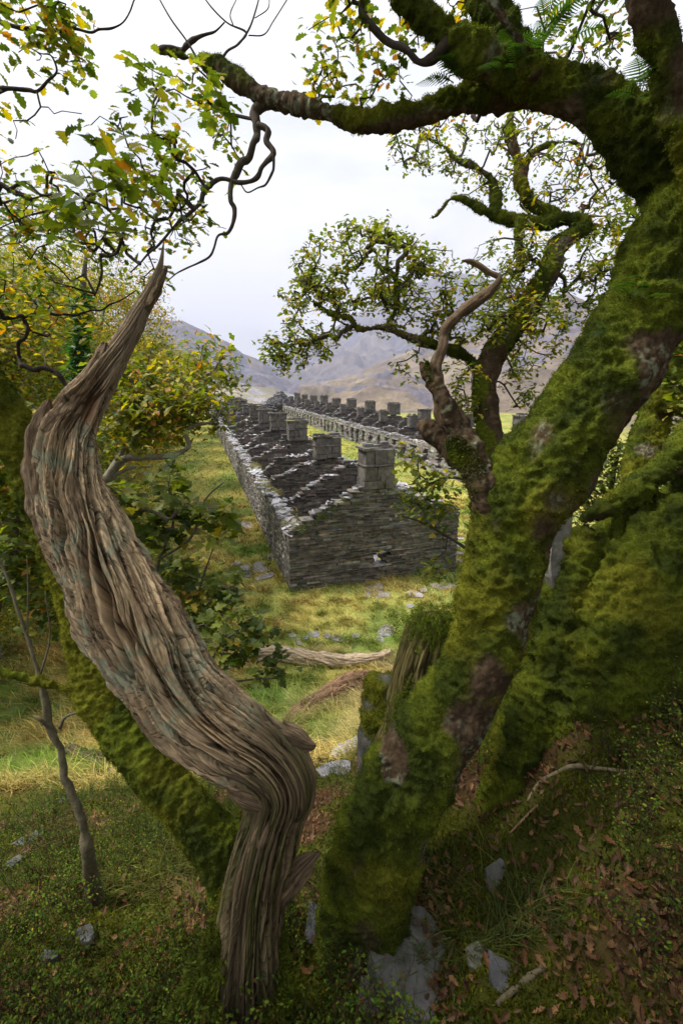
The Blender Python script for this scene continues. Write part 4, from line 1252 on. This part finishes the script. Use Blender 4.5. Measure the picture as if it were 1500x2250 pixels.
lab = ['mossy flat slate among the moss on the left bank, nearest the leaning sapling', 'thin pale slate poking out of moss at the far left', 'grey slate edge showing in the moss near the left border', 'small slate by the sapling foot', 'dark slate in the leaves at lower left', 'narrow slate half buried at lower left']
for k, (px, py, w_, h_) in enumerate([(130, 1765, 60, 40), (60, 1850, 70, 40), (25, 1905, 60, 30), (235, 1700, 50, 30), (190, 2060, 70, 30), (110, 2110, 50, 25)]):
    slate_stone(lab[k], px, py, w_, h_, th=.03, rotz=R(20 + 30 * k), tilt=(R(-18), R(-8)), lift=.02, col=(.12, .12, .125), moss=6 if k < 3 else 0)
# mossy boulder and rotten stump by the fork trunk
def boulder(root_label, rows_, vox, seed, cat, name, amt, tuft_n, tuft, lich=0., part='stone'):
    root = thing(name, root_label, cat, tuple(P(rows_[0][0][0], rows_[0][0][1], rows_[0][0][3])))
    co, nm, f = remeshed([(rooted(q, 0, 1.05), 14) for q in rows_], vox)
    mossy(co, nm, f, root, seed, amt, .02, name=part, tuft_n=tuft_n, tuft=tuft, lichen=lich, barkc=np.array([.12, .115, .105]))
    return root
boulder('squat stone block capped with bright green moss left of the stump', [[(840, 1640, 110, 3.3), (842, 1560, 100, 3.3), (850, 1500, 90, 3.3), (850, 1485, 60, 3.3)]], .016, 21, 'boulder', 'mossy_boulder', .05, 20000, .009)
st = thing('rotten_stump', 'upright rotten fluted stump with a mossy top beside the big oak trunk', 'stump', tuple(P(890, 1640, 2.6)))
mb = MB()
p_, r_ = rooted([(870, 1680, 110, 2.6), (885, 1600, 96, 2.6), (905, 1520, 92, 2.6), (922, 1450, 92, 2.6), (940, 1395, 88, 2.6), (952, 1362, 60, 2.6), (958, 1345, 22, 2.6)], 0)
tube(mb, p_, r_, n=120, K=120, disp=lambda u, th, q: q * (.3 * dn(u, th, 2, 1.5, 5, 4) - .3 * np.exp(-(dn(u, th, 2.5, 1, 9, 2) / .07) ** 2)),
     colfn=lambda u, th, v: np.array([.15, .125, .045]) * (1 + .6 * np.clip(dn(u, th, 6, 2, 8, 3).reshape(-1, 1), -1, 1)))
mb.build('bark', M_DEAD, st, smooth=True)
mb = MB(); grow_tufts(mb, P(952, 1372, 2.55) + r.normal(size=(330, 3)) * [.085, .07, .05], .022, r, ((.1, .14, .015), (.05, .08, .012), (.13, .15, .02)), 50)
grow_tufts(mb, np.array([P(835 + q * 60 + r.normal() * 12, 1700 - q * 190 + r.normal() * 10, 2.5) for q in r.random(150)]), .025, r, ((.1, .14, .015), (.05, .08, .012), (.14, .16, .02)), 40)
mb.build('moss', M_TUFT, st, kind='stuff')

# ---- fallen logs
def log(label, rows_, col, seed, mosscol=None, snap=True):
    root = thing('fallen_log', label, 'log', tuple(P(*[rows_[0][i] for i in (0, 1, 3)])))
    mb = MB()
    p_, r_ = px_line(rows_)
    if snap:
        for i in range(len(p_)):
            g = G(rows_[i][0], rows_[i][1] + rows_[i][2] * .45)
            d = float((g - CP) @ FW)
            p_[i] = P(rows_[i][0], rows_[i][1], d); r_[i] = rows_[i][2] / 2000 * d
    root.location = tuple(p_[0])
    tube(mb, p_, r_, n=150, K=60, disp=lambda u, th, q: q * (.3 * dn(u, th, 1.5, 1.2, seed, 4) - .25 * np.exp(-(dn(u, th, 2.5, .7, seed + 9, 2) / .07) ** 2)),
         colfn=lambda u, th, v: np.array(col) * (1 + .5 * np.clip(dn(u, th, 5, 1.4, seed + 3, 3).reshape(-1, 1), -1, 1)))
    mb.build('wood', M_DEAD, root, smooth=True)
    if mosscol is not None:
        mb = MB(); q, rr2, _ = catmull(p_, r_, 60)
        qq = q[10:40][r.integers(0, 30, 120)] + r.normal(size=(120, 3)) * .03 + EZ * float(r_.mean()) * .8
        grow_tufts(mb, qq, .04, r, n=30); mb.build('moss', M_TUFT, root, kind='stuff')
    return p_
log('long pale fallen log stretched across the grass beyond', [(500, 1470, 14, 0), (520, 1452, 24, 0), (560, 1440, 34, 0), (620, 1438, 34, 0), (690, 1446, 32, 0), (760, 1452, 28, 0), (820, 1448, 26, 0), (848, 1440, 24, 0), (858, 1428, 6, 0)], (.36, .28, .19), 3)
log('short reddish-brown fallen log with a mossy middle, nearer than the pale one', [(625, 1582, 12, 0), (660, 1562, 28, 0), (710, 1535, 40, 0), (760, 1508, 46, 0), (800, 1494, 42, 0), (818, 1490, 34, 0)], (.2, .12, .07), 9, 1)
log('small dark rotting log with moss behind the sapling', [(150, 1650, 30, 0), (190, 1662, 26, 0), (240, 1668, 26, 0), (290, 1664, 22, 0)], (.1, .08, .045), 14, 1)

# ---- sapling and sticks
sp = thing('sapling', 'thin bare sapling stem leaning at the left edge', 'sapling', tuple(P(190, 1850, 3.0)))
mb = MB()
sapl = [(192, 1870, 34, 2.95), (180, 1800, 26, 2.95), (150, 1720, 22, 2.95), (130, 1640, 24, 2.95), (108, 1590, 24, 2.95), (98, 1530, 20, 2.95), (80, 1460, 15, 2.95), (50, 1370, 13, 2.95), (20, 1280, 10, 2.95), (-10, 1210, 8, 2.95)]
p_, r_ = kinked(sapl, .05); r_ = r_ * .78; p_ = np.vstack([p_[0] + [.01, -.03, -.6], p_[0] + [0, -.01, -.2], p_]); r_ = np.concatenate([[r_[0] * 1.6, r_[0] * 1.2], r_]); tube(mb, p_, r_, n=140, K=12, col=(.115, .10, .06), disp=lambda u, th, q: q * .25 * dn(u, th, 1.5, 6, 3, 3))
for b in ([(112, 1600, 14, 2.95), (90, 1582, 10, 2.9), (74, 1572, 3, 2.9)], [(132, 1600, 8, 2.95), (145, 1575, 6, 2.95), (190, 1562, 5, 2.95), (250, 1560, 3, 3)], [(60, 1400, 5, 2.95), (62, 1300, 4, 3), (60, 1220, 2, 3)], [(90, 1480, 5, 2.95), (110, 1400, 4, 2.95), (100, 1300, 2, 2.9)]):
    p_, r_ = px_line(b); tube(mb, p_, r_, n=24, K=6, col=(.12, .1, .07))
mb.build('stem', M_BARK, sp, smooth=True)
def stick(label, rows_, col=(.2, .15, .09)):
    mb = MB(); pts = []; rd = []
    for a, b, w_ in rows_:
        g = G(a, b); d = float((g - CP) @ FW); pts.append(g + EZ * .02); rd.append(w_ / 2000 * d)
    org = np.array(pts[0])
    tube(mb, np.array(pts) - org, rd, step=.015, K=8, col=col, disp=lambda u, th, q: q * .3 * dn(u, th, 1.5, 20, 3, 3))
    mb.build('fallen_stick', M_BARK, None, True, label=label, cat='stick', loc=tuple(org))
stick('pale bent stick lying across the moss on the right bank', [(1158, 1765, 6), (1185, 1725, 8), (1230, 1700, 9), (1265, 1690, 10), (1310, 1695, 8), (1385, 1703, 6)], (.27, .22, .14))
stick('thick broken stick near the bottom edge', [(1090, 2215, 12), (1130, 2180, 14), (1160, 2155, 15), (1195, 2130, 12)], (.16, .13, .08))
stick('thin reddish stick in the bilberry right of the oak base', [(1118, 1838, 4), (1150, 1805, 6), (1180, 1775, 5)], (.25, .16, .1))
stick('pale stick lying between the trunk bases', [(650, 1985, 8), (680, 2005, 9), (710, 2025, 7), (740, 2045, 4)], (.26, .2, .13))
stick('twig lying in the leaf litter left of the dead trunk', [(358, 2215, 4), (385, 2170, 6), (410, 2140, 5), (430, 2125, 3)], (.22, .16, .1))
stick('short straight stick in the moss on the left bank', [(210, 1885, 3), (240, 1868, 4), (262, 1855, 3)], (.2, .12, .08))

# ---- slates lying in the meadow
ms = [(545, 1155, 36, 26), (570, 1245, 30, 20), (575, 1255, 40, 12), (540, 1250, 22, 16), (520, 1240, 20, 10), (596, 1226, 34, 12), (580, 1270, 44, 12), (548, 1262, 20, 18), (820, 1300, 50, 34), (845, 1310, 30, 14), (910, 1308, 38, 12), (965, 1292, 42, 12),
      (1000, 1290, 34, 12), (690, 1398, 24, 12), (740, 1405, 34, 14), (720, 1400, 16, 10), (850, 1388, 44, 22), (835, 1408, 16, 12), (640, 1400, 22, 10), (655, 1412, 10, 16), (1005, 1185, 30, 8), (1012, 1200, 34, 10), (1003, 1218, 30, 8), (1010, 1235, 30, 8),
      (780, 1400, 20, 8), (995, 1170, 22, 6), (805, 1250, 30, 18), (815, 1228, 34, 20), (790, 1265, 16, 14), (900, 1335, 20, 8), (930, 1300, 20, 8), (670, 1405, 16, 8)]
mr2 = np.random.default_rng(77)
mbm = []
where = {0: 'by the outer wall of the near row', 1: 'in front of the near gable', 2: 'in the worn patch behind the pale log', 3: 'at the right corner of the near row'}
for k, (px, py, w_, h_) in enumerate(ms):
    z = 0 if px < 610 else (2 if 1380 < py < 1420 else (3 if px > 985 else 1))
    slate_stone('loose grey slate lying in the grass ' + where[z], px, py, w_, h_ / .42, th=.05, rotz=mr2.uniform(-.4, .4), tilt=(mr2.normal() * .05, mr2.normal() * .05), lift=.05, col=(.23, .22, .245),
                group='loose slates in the meadow ' + where[z])

# ------------------------------------------------------------------ woodland on the left
def wood_tree(seed, hgt, rad_c, weights, nleaf, sz, tcol):
    r = np.random.default_rng(seed)
    tm, lm = MB(), MB()
    pts = np.array([[0, 0, -.3], [r.normal() * .1, r.normal() * .1, hgt * .2], [r.normal() * .3, r.normal() * .3, hgt * .4], [r.normal() * .5, r.normal() * .5, hgt * .62], [r.normal() * .6, r.normal() * .6, hgt * .85]])
    q, _ = tube(tm, pts, np.array([.30, .22, .17, .11, .03]) * hgt / 11, n=40, K=9, col=tcol)
    att = [q[12:]]
    for k in range(9):
        s = q[r.integers(10, 34)]
        a = r.uniform(0, 6.28); ln = rad_c * r.uniform(.5, .9)
        e = s + np.array([math.cos(a) * ln, math.sin(a) * ln, r.uniform(.1, .7) * ln])
        mpt = (s + e) / 2 + r.normal(size=3) * ln * .15
        b, _ = tube(tm, np.array([s, mpt, e]), [.09 * hgt / 11, .06 * hgt / 11, .02], n=12, K=6, col=tcol)
        att.append(b[2:])
    att = np.vstack(att)
    v = r.normal(size=(330, 3)); v /= np.linalg.norm(v, axis=1)[:, None]
    lump_ = 1 + .3 * fbm(v * 1.7 + seed, 2)
    a = v * (r.uniform(.35, 1, 330) ** .6 * lump_)[:, None] * [rad_c, rad_c, hgt * .40] + [0, 0, hgt * .62]
    grow(tm, att, a, r, .35, .5, .008, .05, tcol, K=4)
    leaves(lm, OAKF, a, nleaf, .33, sz, r, weights)
    return tm.mesh('branches'), lm.mesh('crown')


PALEB = (.17, .15, .12)
kinds = [wood_tree(101, 11, 3.7, (3, 2, 4, 4, 2.2, .8), 120, .125, PALEB), wood_tree(102, 10, 3.4, (4, 3, 4, 3, 1.4, .4), 120, .125, (.1, .09, .07)),
         wood_tree(103, 12, 4.0, (2, 1.5, 3, 4, 3, 1.4), 120, .125, PALEB)]
for a, b in kinds:
    a.materials.append(M_BARK); b.materials.append(M_FARLEAF)
spots = [(-8.2, 13.5, 1, .62), (-12.5, 16.5, 0, .95), (-10.8, 21.5, 2, .9), (-17, 21, 1, 1.1), (-15.5, 28, 0, 1.0), (-20, 32, 2, 1.1), (-17.5, 37, 2, .95), (-24, 42, 0, 1.1), (-20.5, 46, 1, .95), (-24, 54, 2, 1.0), (-25, 62, 0, .95),
         (-28, 72, 2, 1.0), (-30, 83, 1, 1.0), (-33, 95, 0, 1.0), (-9.0, 9.3, 1, .5), (-24, 27, 2, 1.25), (-30, 50, 0, 1.2), (-36, 108, 2, 1.0), (-10.5, 12.0, 0, 1.02), (-15, 15.5, 2, 1.2)]
wl = ['low green oak at the near left edge of the meadow', 'yellow-green oak with pale branches at the left of the meadow', 'orange-tinged oak reaching over the meadow strip', 'tall green oak high on the left slope',
      'yellowing oak in the middle of the left wood', 'tall amber oak on the left slope behind', 'amber oak at the wood edge halfway along', 'tall yellowing oak high in the left wood', 'green oak at the wood edge beyond halfway',
      'golden oak at the wood edge towards the far end', 'yellow-green oak near the far end of the row', 'golden oak beside the far end of the row', 'green oak beyond the golden one at the far end', 'distant yellowing oak past the row end',
      'small bushy green oak nearest on the left', 'very tall amber oak above the near wood', 'tall pale oak on the slope behind the far trees', 'farthest golden oak of the wood edge', 'yellow-green oak leaning over the left border of the meadow', 'tall amber oak behind the ivy-clad trunk']
for k, (x, y, kd, s) in enumerate(spots):
    z = float(H([x], [y])[0])
    root = thing('oak_tree', wl[k], 'tree', (x, y, z - .1), 'oaks of the left wood')
    s *= 1.12
    root.scale = (s, s, s * (.96 + .08 * (k % 3))); root.rotation_euler = (0, 0, k * 1.7)
    for nm_, me in (('trunk', kinds[kd][0]), ('crown', kinds[kd][1])):
        c = bpy.data.objects.new(nm_, me); COL.objects.link(c); c.parent = root
# ivy-clad trunk
iv = thing('ivy_tree', 'slim upright trunk wrapped in dark green ivy in the left wood', 'tree', tuple(P(172, 900, 9)))
tmb, lmb = MB(), MB()
p_, r_ = px_line([(168, 1150, 26, 9), (170, 900, 22, 9), (176, 750, 20, 9), (182, 640, 16, 9), (190, 560, 8, 9)])
tube(tmb, p_, r_, n=30, K=8, col=(.06, .05, .04)); tmb.build('trunk', M_BARK, iv, smooth=True)
q = catmull(p_, r_, 200)[0][:170]
leaves(lmb, OVAL, q, 22, .1, .11, r, (2, 4, 1, 0.2, 0.01, .01), [(.03, .1, .015), (.02, .07, .012), (.06, .14, .02), (.1, .15, .02), (.1, .1, .02), (.1, .1, .02)])
lmb.build('ivy', M_LEAF, iv)

# ---- young maples / sycamore sprays on the left slope
def spray(label, stems, blobs_, per, size, weights=(4, 3, 3, .8, .4, .3), tmpl=MAPLE, col=(.14, .12, .09), name='young_maple', rt=.002, sp=.05, cat='young tree'):
    root = thing(name, label, cat, tuple(P(stems[0][0][0], stems[0][0][1], stems[0][0][3])))
    tm, lm = MB(), MB(); att = []
    for s in stems:
        p_, r_ = px_line(s); q, _ = tube(tm, p_, r_, n=40, K=7, col=col, disp=lambda u, th, q: q * .25 * dn(u, th, 1.5, 5, 3, 2)); att.append(q)
    pts = np.vstack([blob(*b, r) for b in blobs_])
    grow(tm, np.vstack(att), pts, r, .08, .5, rt, .012, col)
    leaves(lm, tmpl, pts, per, sp, size, r, weights, hang=.5)
    tm.build('stem', M_BARK, root, smooth=True); lm.build('foliage', M_LEAF, root)


spray('low leafy maple spray hanging over the pale log right of the dead trunk', [[(430, 1560, 8, 2.8), (470, 1440, 6, 2.75), (520, 1390, 5, 2.7), (580, 1400, 3, 2.7)], [(500, 1500, 4, 2.7), (560, 1492, 4, 2.65), (600, 1490, 2, 2.65)]],
      [(520, 1370, 2.7, 70, 50, .15, 16), (570, 1400, 2.7, 50, 30, .1, 9), (500, 1420, 2.7, 50, 30, .1, 8), (600, 1482, 2.65, 38, 22, .08, 7)], 8, .062)
spray('young maple with big leaves on thin stems in front of the grassy strip', [[(330, 1330, 10, 3.6), (350, 1230, 7, 3.6), (380, 1150, 6, 3.6), (370, 1060, 4, 3.6)], [(350, 1230, 6, 3.6), (420, 1180, 6, 3.6), (450, 1100, 4, 3.6), (490, 1060, 3, 3.6)], [(270, 1140, 9, 3.5), (320, 1120, 8, 3.5), (370, 1140, 8, 3.5), (390, 1120, 6, 3.5)]],
      [(370, 1050, 3.6, 40, 40, .2, 8), (300, 1090, 3.6, 50, 50, .3, 12), (420, 1130, 3.6, 60, 50, .25, 12), (490, 1110, 3.6, 30, 50, .2, 6), (340, 1170, 3.6, 60, 40, .2, 12), (500, 1170, 3.6, 30, 20, .15, 4)], 6, .11)
spray('bushy maple regrowth on the slope below the near row corner', [[(400, 1480, 10, 3.8), (420, 1380, 8, 3.8), (440, 1290, 6, 3.8), (470, 1200, 3, 3.8)], [(420, 1380, 6, 3.8), (370, 1310, 5, 3.8)]],
      [(420, 1260, 3.8, 70, 60, .4, 22), (460, 1340, 3.6, 70, 60, .3, 22), (380, 1320, 3.8, 40, 60, .3, 12), (500, 1300, 3.6, 30, 40, .2, 6)], 9, .085, (3, 2, 3, 2, .8, .3))
spray('oak branch with silvery twigs sweeping low over the grassy strip', [[(180, 1150, 40, 5.2), (230, 1060, 26, 5.2), (270, 1010, 18, 5.2), (320, 1006, 14, 5.2), (380, 1000, 13, 5.2), (415, 982, 12, 5.2), (408, 952, 9, 5.2), (425, 935, 8, 5.2), (470, 925, 5, 5.2), (490, 890, 3, 5.2)],
      [(230, 1060, 10, 5.2), (280, 1030, 7, 5.2), (330, 1026, 4, 5.2)], [(250, 1020, 12, 5.2), (300, 960, 8, 5.2), (400, 900, 5, 5.2), (470, 870, 3, 5.2)]],
      [(330, 900, 5.2, 110, 50, .6, 60), (440, 890, 5.2, 60, 40, .4, 26), (300, 960, 5.2, 60, 50, .5, 20), (260, 850, 5.4, 80, 60, .6, 40), (400, 830, 5.6, 110, 60, .6, 50), (480, 800, 6, 50, 60, .5, 20)], 18, .1,
      (3, 2, 4, 3, 1.6, .8), OAKF, (.2, .18, .14), 'oak_tree', .004, .1, 'tree')
spray('dense green undergrowth at the far left behind the dead trunk', [[(-40, 1500, 30, 4.2), (0, 1300, 20, 4.2), (40, 1150, 14, 4.2), (60, 1000, 8, 4.2)]],
      [(30, 1100, 4.2, 80, 90, .5, 50), (60, 1240, 4.2, 90, 70, .5, 50), (30, 960, 4.4, 70, 80, .5, 40), (120, 1330, 4.2, 90, 60, .5, 30)], 12, .085, (4, 3, 3, 1.2, .5, .5), MAPLE, (.1, .085, .06), 'shrub', .003, .08, 'shrub')
spray('leafy spray in front of the near gable right corner', [[(1060, 1230, 10, 3.0), (1000, 1190, 7, 3.0), (930, 1150, 5, 3.0), (870, 1130, 3, 3.0)], [(1060, 1060, 10, 3.0), (980, 1050, 6, 3.0), (920, 1080, 4, 3.0)]],
      [(950, 1060, 3.0, 60, 35, .2, 12), (900, 1100, 3.0, 50, 30, .2, 9), (960, 1120, 3.0, 50, 40, .2, 12), (960, 1245, 3.0, 40, 22, .15, 6), (900, 1010, 3.0, 36, 24, .12, 6)], 12, .055, (4, 2, 5, 1, .4, .2), OAKF, (.08, .07, .05), 'oak_branch', .002, .04, 'branch')

spray('dense green bramble filling the gap behind the root buttress', [[(1330, 1200, 20, 5.6), (1340, 1080, 14, 5.6), (1360, 980, 8, 5.6)], [(1330, 1180, 16, 5.6), (1400, 1060, 10, 5.6), (1440, 960, 6, 5.6)]],
      [(1340, 1040, 5.6, 60, 60, .5, 40), (1420, 990, 5.6, 70, 60, .5, 44), (1300, 1100, 5.6, 40, 50, .4, 24), (1480, 900, 5.6, 50, 60, .4, 26), (1260, 1150, 5.4, 30, 40, .3, 12)], 15, .075, (4, 4, 2, 1, .3, .2), OVAL, (.08, .06, .04), 'bramble', .003, .08, 'shrub')

# ------------------------------------------------------------------ meadow grass
gr = np.random.default_rng(8)
def blade_tmpl(bend=.6, w=.035, n=4):
    t = np.linspace(0, 1, n)
    v = []
    for k in t:
        ww = w * (1 - k) ** .7
        y = bend * k ** 2; z = k * (1 - .25 * k * bend)
        v += [[-ww, y, z], [ww, y, z]]
    f = [[2 * i, 2 * i + 1, 2 * i + 3, 2 * i + 2] for i in range(n - 1)]
    return np.array(v), {4: np.array(f)}
BL = blade_tmpl(.9, .03)
BL2 = blade_tmpl(1.3, .04, 3)


def grass(name, n, xr, yr, hgt, cols, dens_fn, tm, r=gr, wmul=1.0, tag=None, clump=True):
    x = r.uniform(xr[0], xr[1], n); y = yr[0] * (yr[1] / yr[0]) ** r.random(n)
    if clump:
        m = fbm(np.stack([x * 1.8, y * 1.8, 0 * x], 1), 2)
    else:
        m = 0 * x
    keep = r.random(n) < dens_fn(x, y) * np.clip(.62 + m * 1.7, .08, 1)
    x, y, m = x[keep], y[keep], m[keep]
    # outside the walls only
    for (ox, oy, lx) in ((-2.05, 16.7, 86.5), (10.9, 35, 86)):
        du = (x - ox) * EW[0] + (y - oy) * EW[1]; dv_ = (x - ox) * EL[0] + (y - oy) * EL[1]
        k = ~((du > -.05) & (du < 7.55) & (dv_ > -.02) & (dv_ < lx))
        x, y, m = x[k], y[k], m[k]
    k_ = len(x)
    p = np.stack([x, y, H(x, y) - .01], 1)
    a = r.normal(size=k_) * 1.0 + 2.2 + m * 3
    ca, sa = np.cos(a), np.sin(a)
    h = hgt * r.uniform(.5, 1.3, k_) * (1 + .4 * m)
    M = np.zeros((k_, 3, 3))
    dist = np.sqrt(x * x + y * y + 20)
    wd = h * wmul * np.clip(dist / 12, .8, 4)
    tl = r.normal(size=(k_, 2)) * .35
    M[:, 0, 0] = ca * wd; M[:, 1, 0] = sa * wd
    M[:, 0, 1] = -sa * h; M[:, 1, 1] = ca * h
    M[:, 0, 2] = tl[:, 0] * h; M[:, 1, 2] = tl[:, 1] * h; M[:, 2, 2] = h
    t = np.clip(.5 + 1.2 * fbm(np.stack([x, y, 0 * x], 1) * .45 + 4, 3) + r.normal(size=k_) * .25, 0, 1)[:, None]
    c = np.array(cols[0]) * (1 - t) + np.array(cols[1]) * t
    c = c * np.exp(r.normal(size=(k_, 1)) * .3) * np.clip(1 - .7 * m, .6, 1.4)[:, None]
    mb = MB(); scatter(mb, tm[0], tm[1], p, M, c, np.repeat([1, 1.1, 1.2, 1.3], 2)[:len(tm[0])])
    mb.build(name, M_GRASS, None, kind='stuff', label=tag, cat='grass')


grass('grass', 330000, (-12, 12), (5.0, 32), .26, ((.14, .22, .03), (.50, .38, .13)), lambda x, y: 1 + 0 * x, BL, tag='long yellow-green meadow grass around the ruins')
grass('dry_grass', 30000, (-1.2, 3.2), (6.5, 12.5), .36, ((.36, .30, .12), (.45, .36, .18)), lambda x, y: sstep(0, .4, fbm(np.stack([x, y, 0 * x], 1) * .5 + 1, 2) + .25), BL, wmul=.6, tag='tall dry straw-coloured grass around the fallen logs')
grass('far_grass', 90000, (-34, 14), (28, 125), .24, ((.18, .26, .03), (.40, .34, .09)), lambda x, y: 1 + 0 * x, BL2, tag='short grass of the strips beside the far rows')
# near bank: fine grass between the moss
grass('bank_grass', 90000, (-4, 3.5), (1.4, 7), .14, ((.045, .075, .012), (.14, .145, .03)), lambda x, y: sstep(-.2, .3, fbm(np.stack([x, y, 0 * x], 1) * 1.1 + 14, 2) + .35 * sstep(3, 5, y) - .1), BL, wmul=.7, tag='fine green grass growing through the moss of the bank')

# ------------------------------------------------------------------ moss, leaf litter and bilberry on the bank
def bank_pts(n, r, rmax=7.5, back=.2):
    a = r.uniform(-1.15, 1.15, n); d = .45 + (rmax - .45) * r.random(n) ** 1.5
    return np.sin(a) * d, back + np.cos(a) * d


x, y = bank_pts(230000, gr)
m = fbm(np.stack([x, y, 0 * x], 1) * 1.3 + 9, 3) + .35 * sstep(1.2, 3, x) * sstep(6, 3, y) - .15 + .25 * sstep(2.2, .6, y)
k = gr.random(len(x)) < sstep(.3, 0, m)
x, y = x[k], y[k]
n = len(x); p = np.stack([x, y, H(x, y)], 1)
M = frame_z(np.array([0, 0, 1.0]) + gr.normal(size=(n, 3)) * .5, gr) * (.022 * gr.uniform(.5, 1.4, n))[:, None, None]
t = np.clip(.5 + 1.3 * fbm(p * 2.1 + 4, 3), 0, 1)[:, None]
c = (MOSS_B * (1 - t) + MOSS_Y * t) * .9 * np.exp(gr.normal(size=(n, 1)) * .3)
mb = MB(); scatter(mb, np.array([[-.25, 0, 0], [.25, 0, 0], [.1, .15, .7], [-.05, .3, 1.0]]), {3: [[0, 1, 2], [0, 2, 3]]}, p, M, c)
mb.build('moss_carpet', M_TUFT, None, kind='stuff', label='dark green moss carpeting the bank in the foreground', cat='moss')

x, y = bank_pts(46000, gr, 6.0)
m = fbm(np.stack([x, y, 0 * x], 1) * 1.3 + 9, 3) + .35 * sstep(1.2, 3, x) * sstep(6, 3, y) - .15 + .25 * sstep(2.2, .6, y)
k = gr.random(len(x)) < sstep(-.15, .3, m) * .8 + .05 + .25 * (x > .9) * (y > 1.6)
x, y = x[k], y[k]
p = np.stack([x, y, H(x, y) + .012 + gr.random(len(x)) * .015], 1)
n = len(x)
M = frame_z(np.array([0, 0, 1.0]) + gr.normal(size=(n, 3)) * .42, gr) * (.05 * gr.uniform(.5, 1.15, n))[:, None, None]
lc = np.array([(.16, .075, .032), (.10, .05, .025), (.22, .12, .055), (.13, .075, .045)])[gr.integers(0, 4, n)] * np.exp(gr.normal(size=(n, 1)) * .25)
CURL = leaf_template([(0, .01), (.15, .05), (.25, .18), (.33, .1), (.48, .27), (.58, .15), (.72, .28), (.85, .15), (1, .01)], .5, -.5)
mb = MB(); scatter(mb, CURL[0], CURL[1], p, M, lc)
mb.build('leaf_litter', M_LITTER, None, kind='stuff', label='fallen brown oak leaves littering the bank', cat='leaf litter')

def shrublet(seed, hgt, nst, leafc):
    r = np.random.default_rng(seed)
    tm = MB(); tips = []
    for s in range(nst):
        a = r.uniform(0, 6.28); ln = hgt * r.uniform(.6, 1.1)
        d = np.array([math.cos(a) * .35, math.sin(a) * .35, 1.0])
        t = np.linspace(0, 1, 6)[:, None]
        q = np.array([r.normal() * .03, r.normal() * .03, 0]) + d * t * ln + r.normal(size=(6, 3)) * .008 * t
        tube(tm, q, np.linspace(.0016, .0007, 6), K=3, col=(.07, .045, .025), closed=False)
        for k in (2, 3, 3, 4, 4):
            e = q[k] + r.normal(size=3) * hgt * .14 + [0, 0, hgt * .16]
            tube(tm, np.array([q[k], (q[k] + e) / 2 + r.normal(size=3) * .006, e]), [.001, .0008, .0005], K=3, col=(.06, .055, .02), closed=False)
            tips += [e, (e + q[k]) / 2, e + r.normal(size=3) * .015]
        tips.append(q[-1])
    lm = MB()
    leaves(lm, OVAL, np.array(tips)[::2], 2, .008, .014, r, (3, 3, 3, 1, .6, .4), leafc, hang=0)
    v = np.concatenate(tm.v + lm.v)
    cc = np.concatenate(tm.c + lm.c)
    f4 = np.concatenate(tm.f[4] + [q + tm.n for q in lm.f[4]])
    return v, {4: f4}, cc


LC = [(.06, .11, .012), (.035, .07, .01), (.10, .14, .015), (.15, .15, .02), (.12, .06, .02), (.10, .035, .015)]
SH = [shrublet(s, h, n_, LC) for s, h, n_ in ((1, .2, 7), (2, .14, 6), (3, .27, 8), (4, .32, 6))]
x, y = bank_pts(2300, gr, 6.0)
m = fbm(np.stack([x, y, 0 * x], 1) * .8 + 19, 2)
k = gr.random(len(x)) < sstep(-.2, .3, m + .22 * (x > .8) + .12 * (x < -.3))
# thin them out round the bare slates so the stones show
for q_ in ((862, 2065, .3), (1093, 1935, .14), (1103, 2160, .16), (812, 2215, .14), (1047, 2110, .12), (712, 2080, .16), (1160, 2160, .12)):
    g_ = G(q_[0], q_[1]); k &= (x - g_[0]) ** 2 + (y - g_[1] - .0) ** 2 > q_[2] ** 2
x, y = x[k], y[k]
mb = MB()
for i in range(len(x)):
    v, f_, cc = SH[gr.integers(0, 4)]
    a = gr.uniform(0, 6.28); s = gr.uniform(.7, 1.25)
    Rz = np.array([[math.cos(a), -math.sin(a), 0], [math.sin(a), math.cos(a), 0], [0, 0, 1]]) * s
    mb.add(v @ Rz.T + [x[i], y[i], float(H([x[i]], [y[i]])[0])], f_, cc * math.exp(gr.normal() * .2))
mb.build('bilberry', attr_mat('bilberry', .8, .1, 40, .15, trans=.3), None, kind='stuff', label='low twiggy bilberry shrubs covering the bank', cat='ground cover')

# ------------------------------------------------------------------ haze
HAZE = 1.9e-4
if HAZE:
    mb = MB()
    boxes(mb, [(0, 2550, 370)], [(9000, 5300, 880)], RT, np.array([0, 1.0, 0]), EZ, [(1, 1, 1)])
    m = bpy.data.materials.new('haze'); m.use_nodes = True
    m.node_tree.nodes.clear()
    o = m.node_tree.nodes.new('ShaderNodeOutputMaterial')
    v = m.node_tree.nodes.new('ShaderNodeVolumePrincipled')
    v.inputs['Color'].default_value = (.73, .77, 1, 1)
    v.inputs['Density'].default_value = HAZE
    v.inputs['Anisotropy'].default_value = 0
    m.node_tree.links.new(v.outputs[0], o.inputs['Volume'])
    mb.build('haze', m, None, kind='stuff')
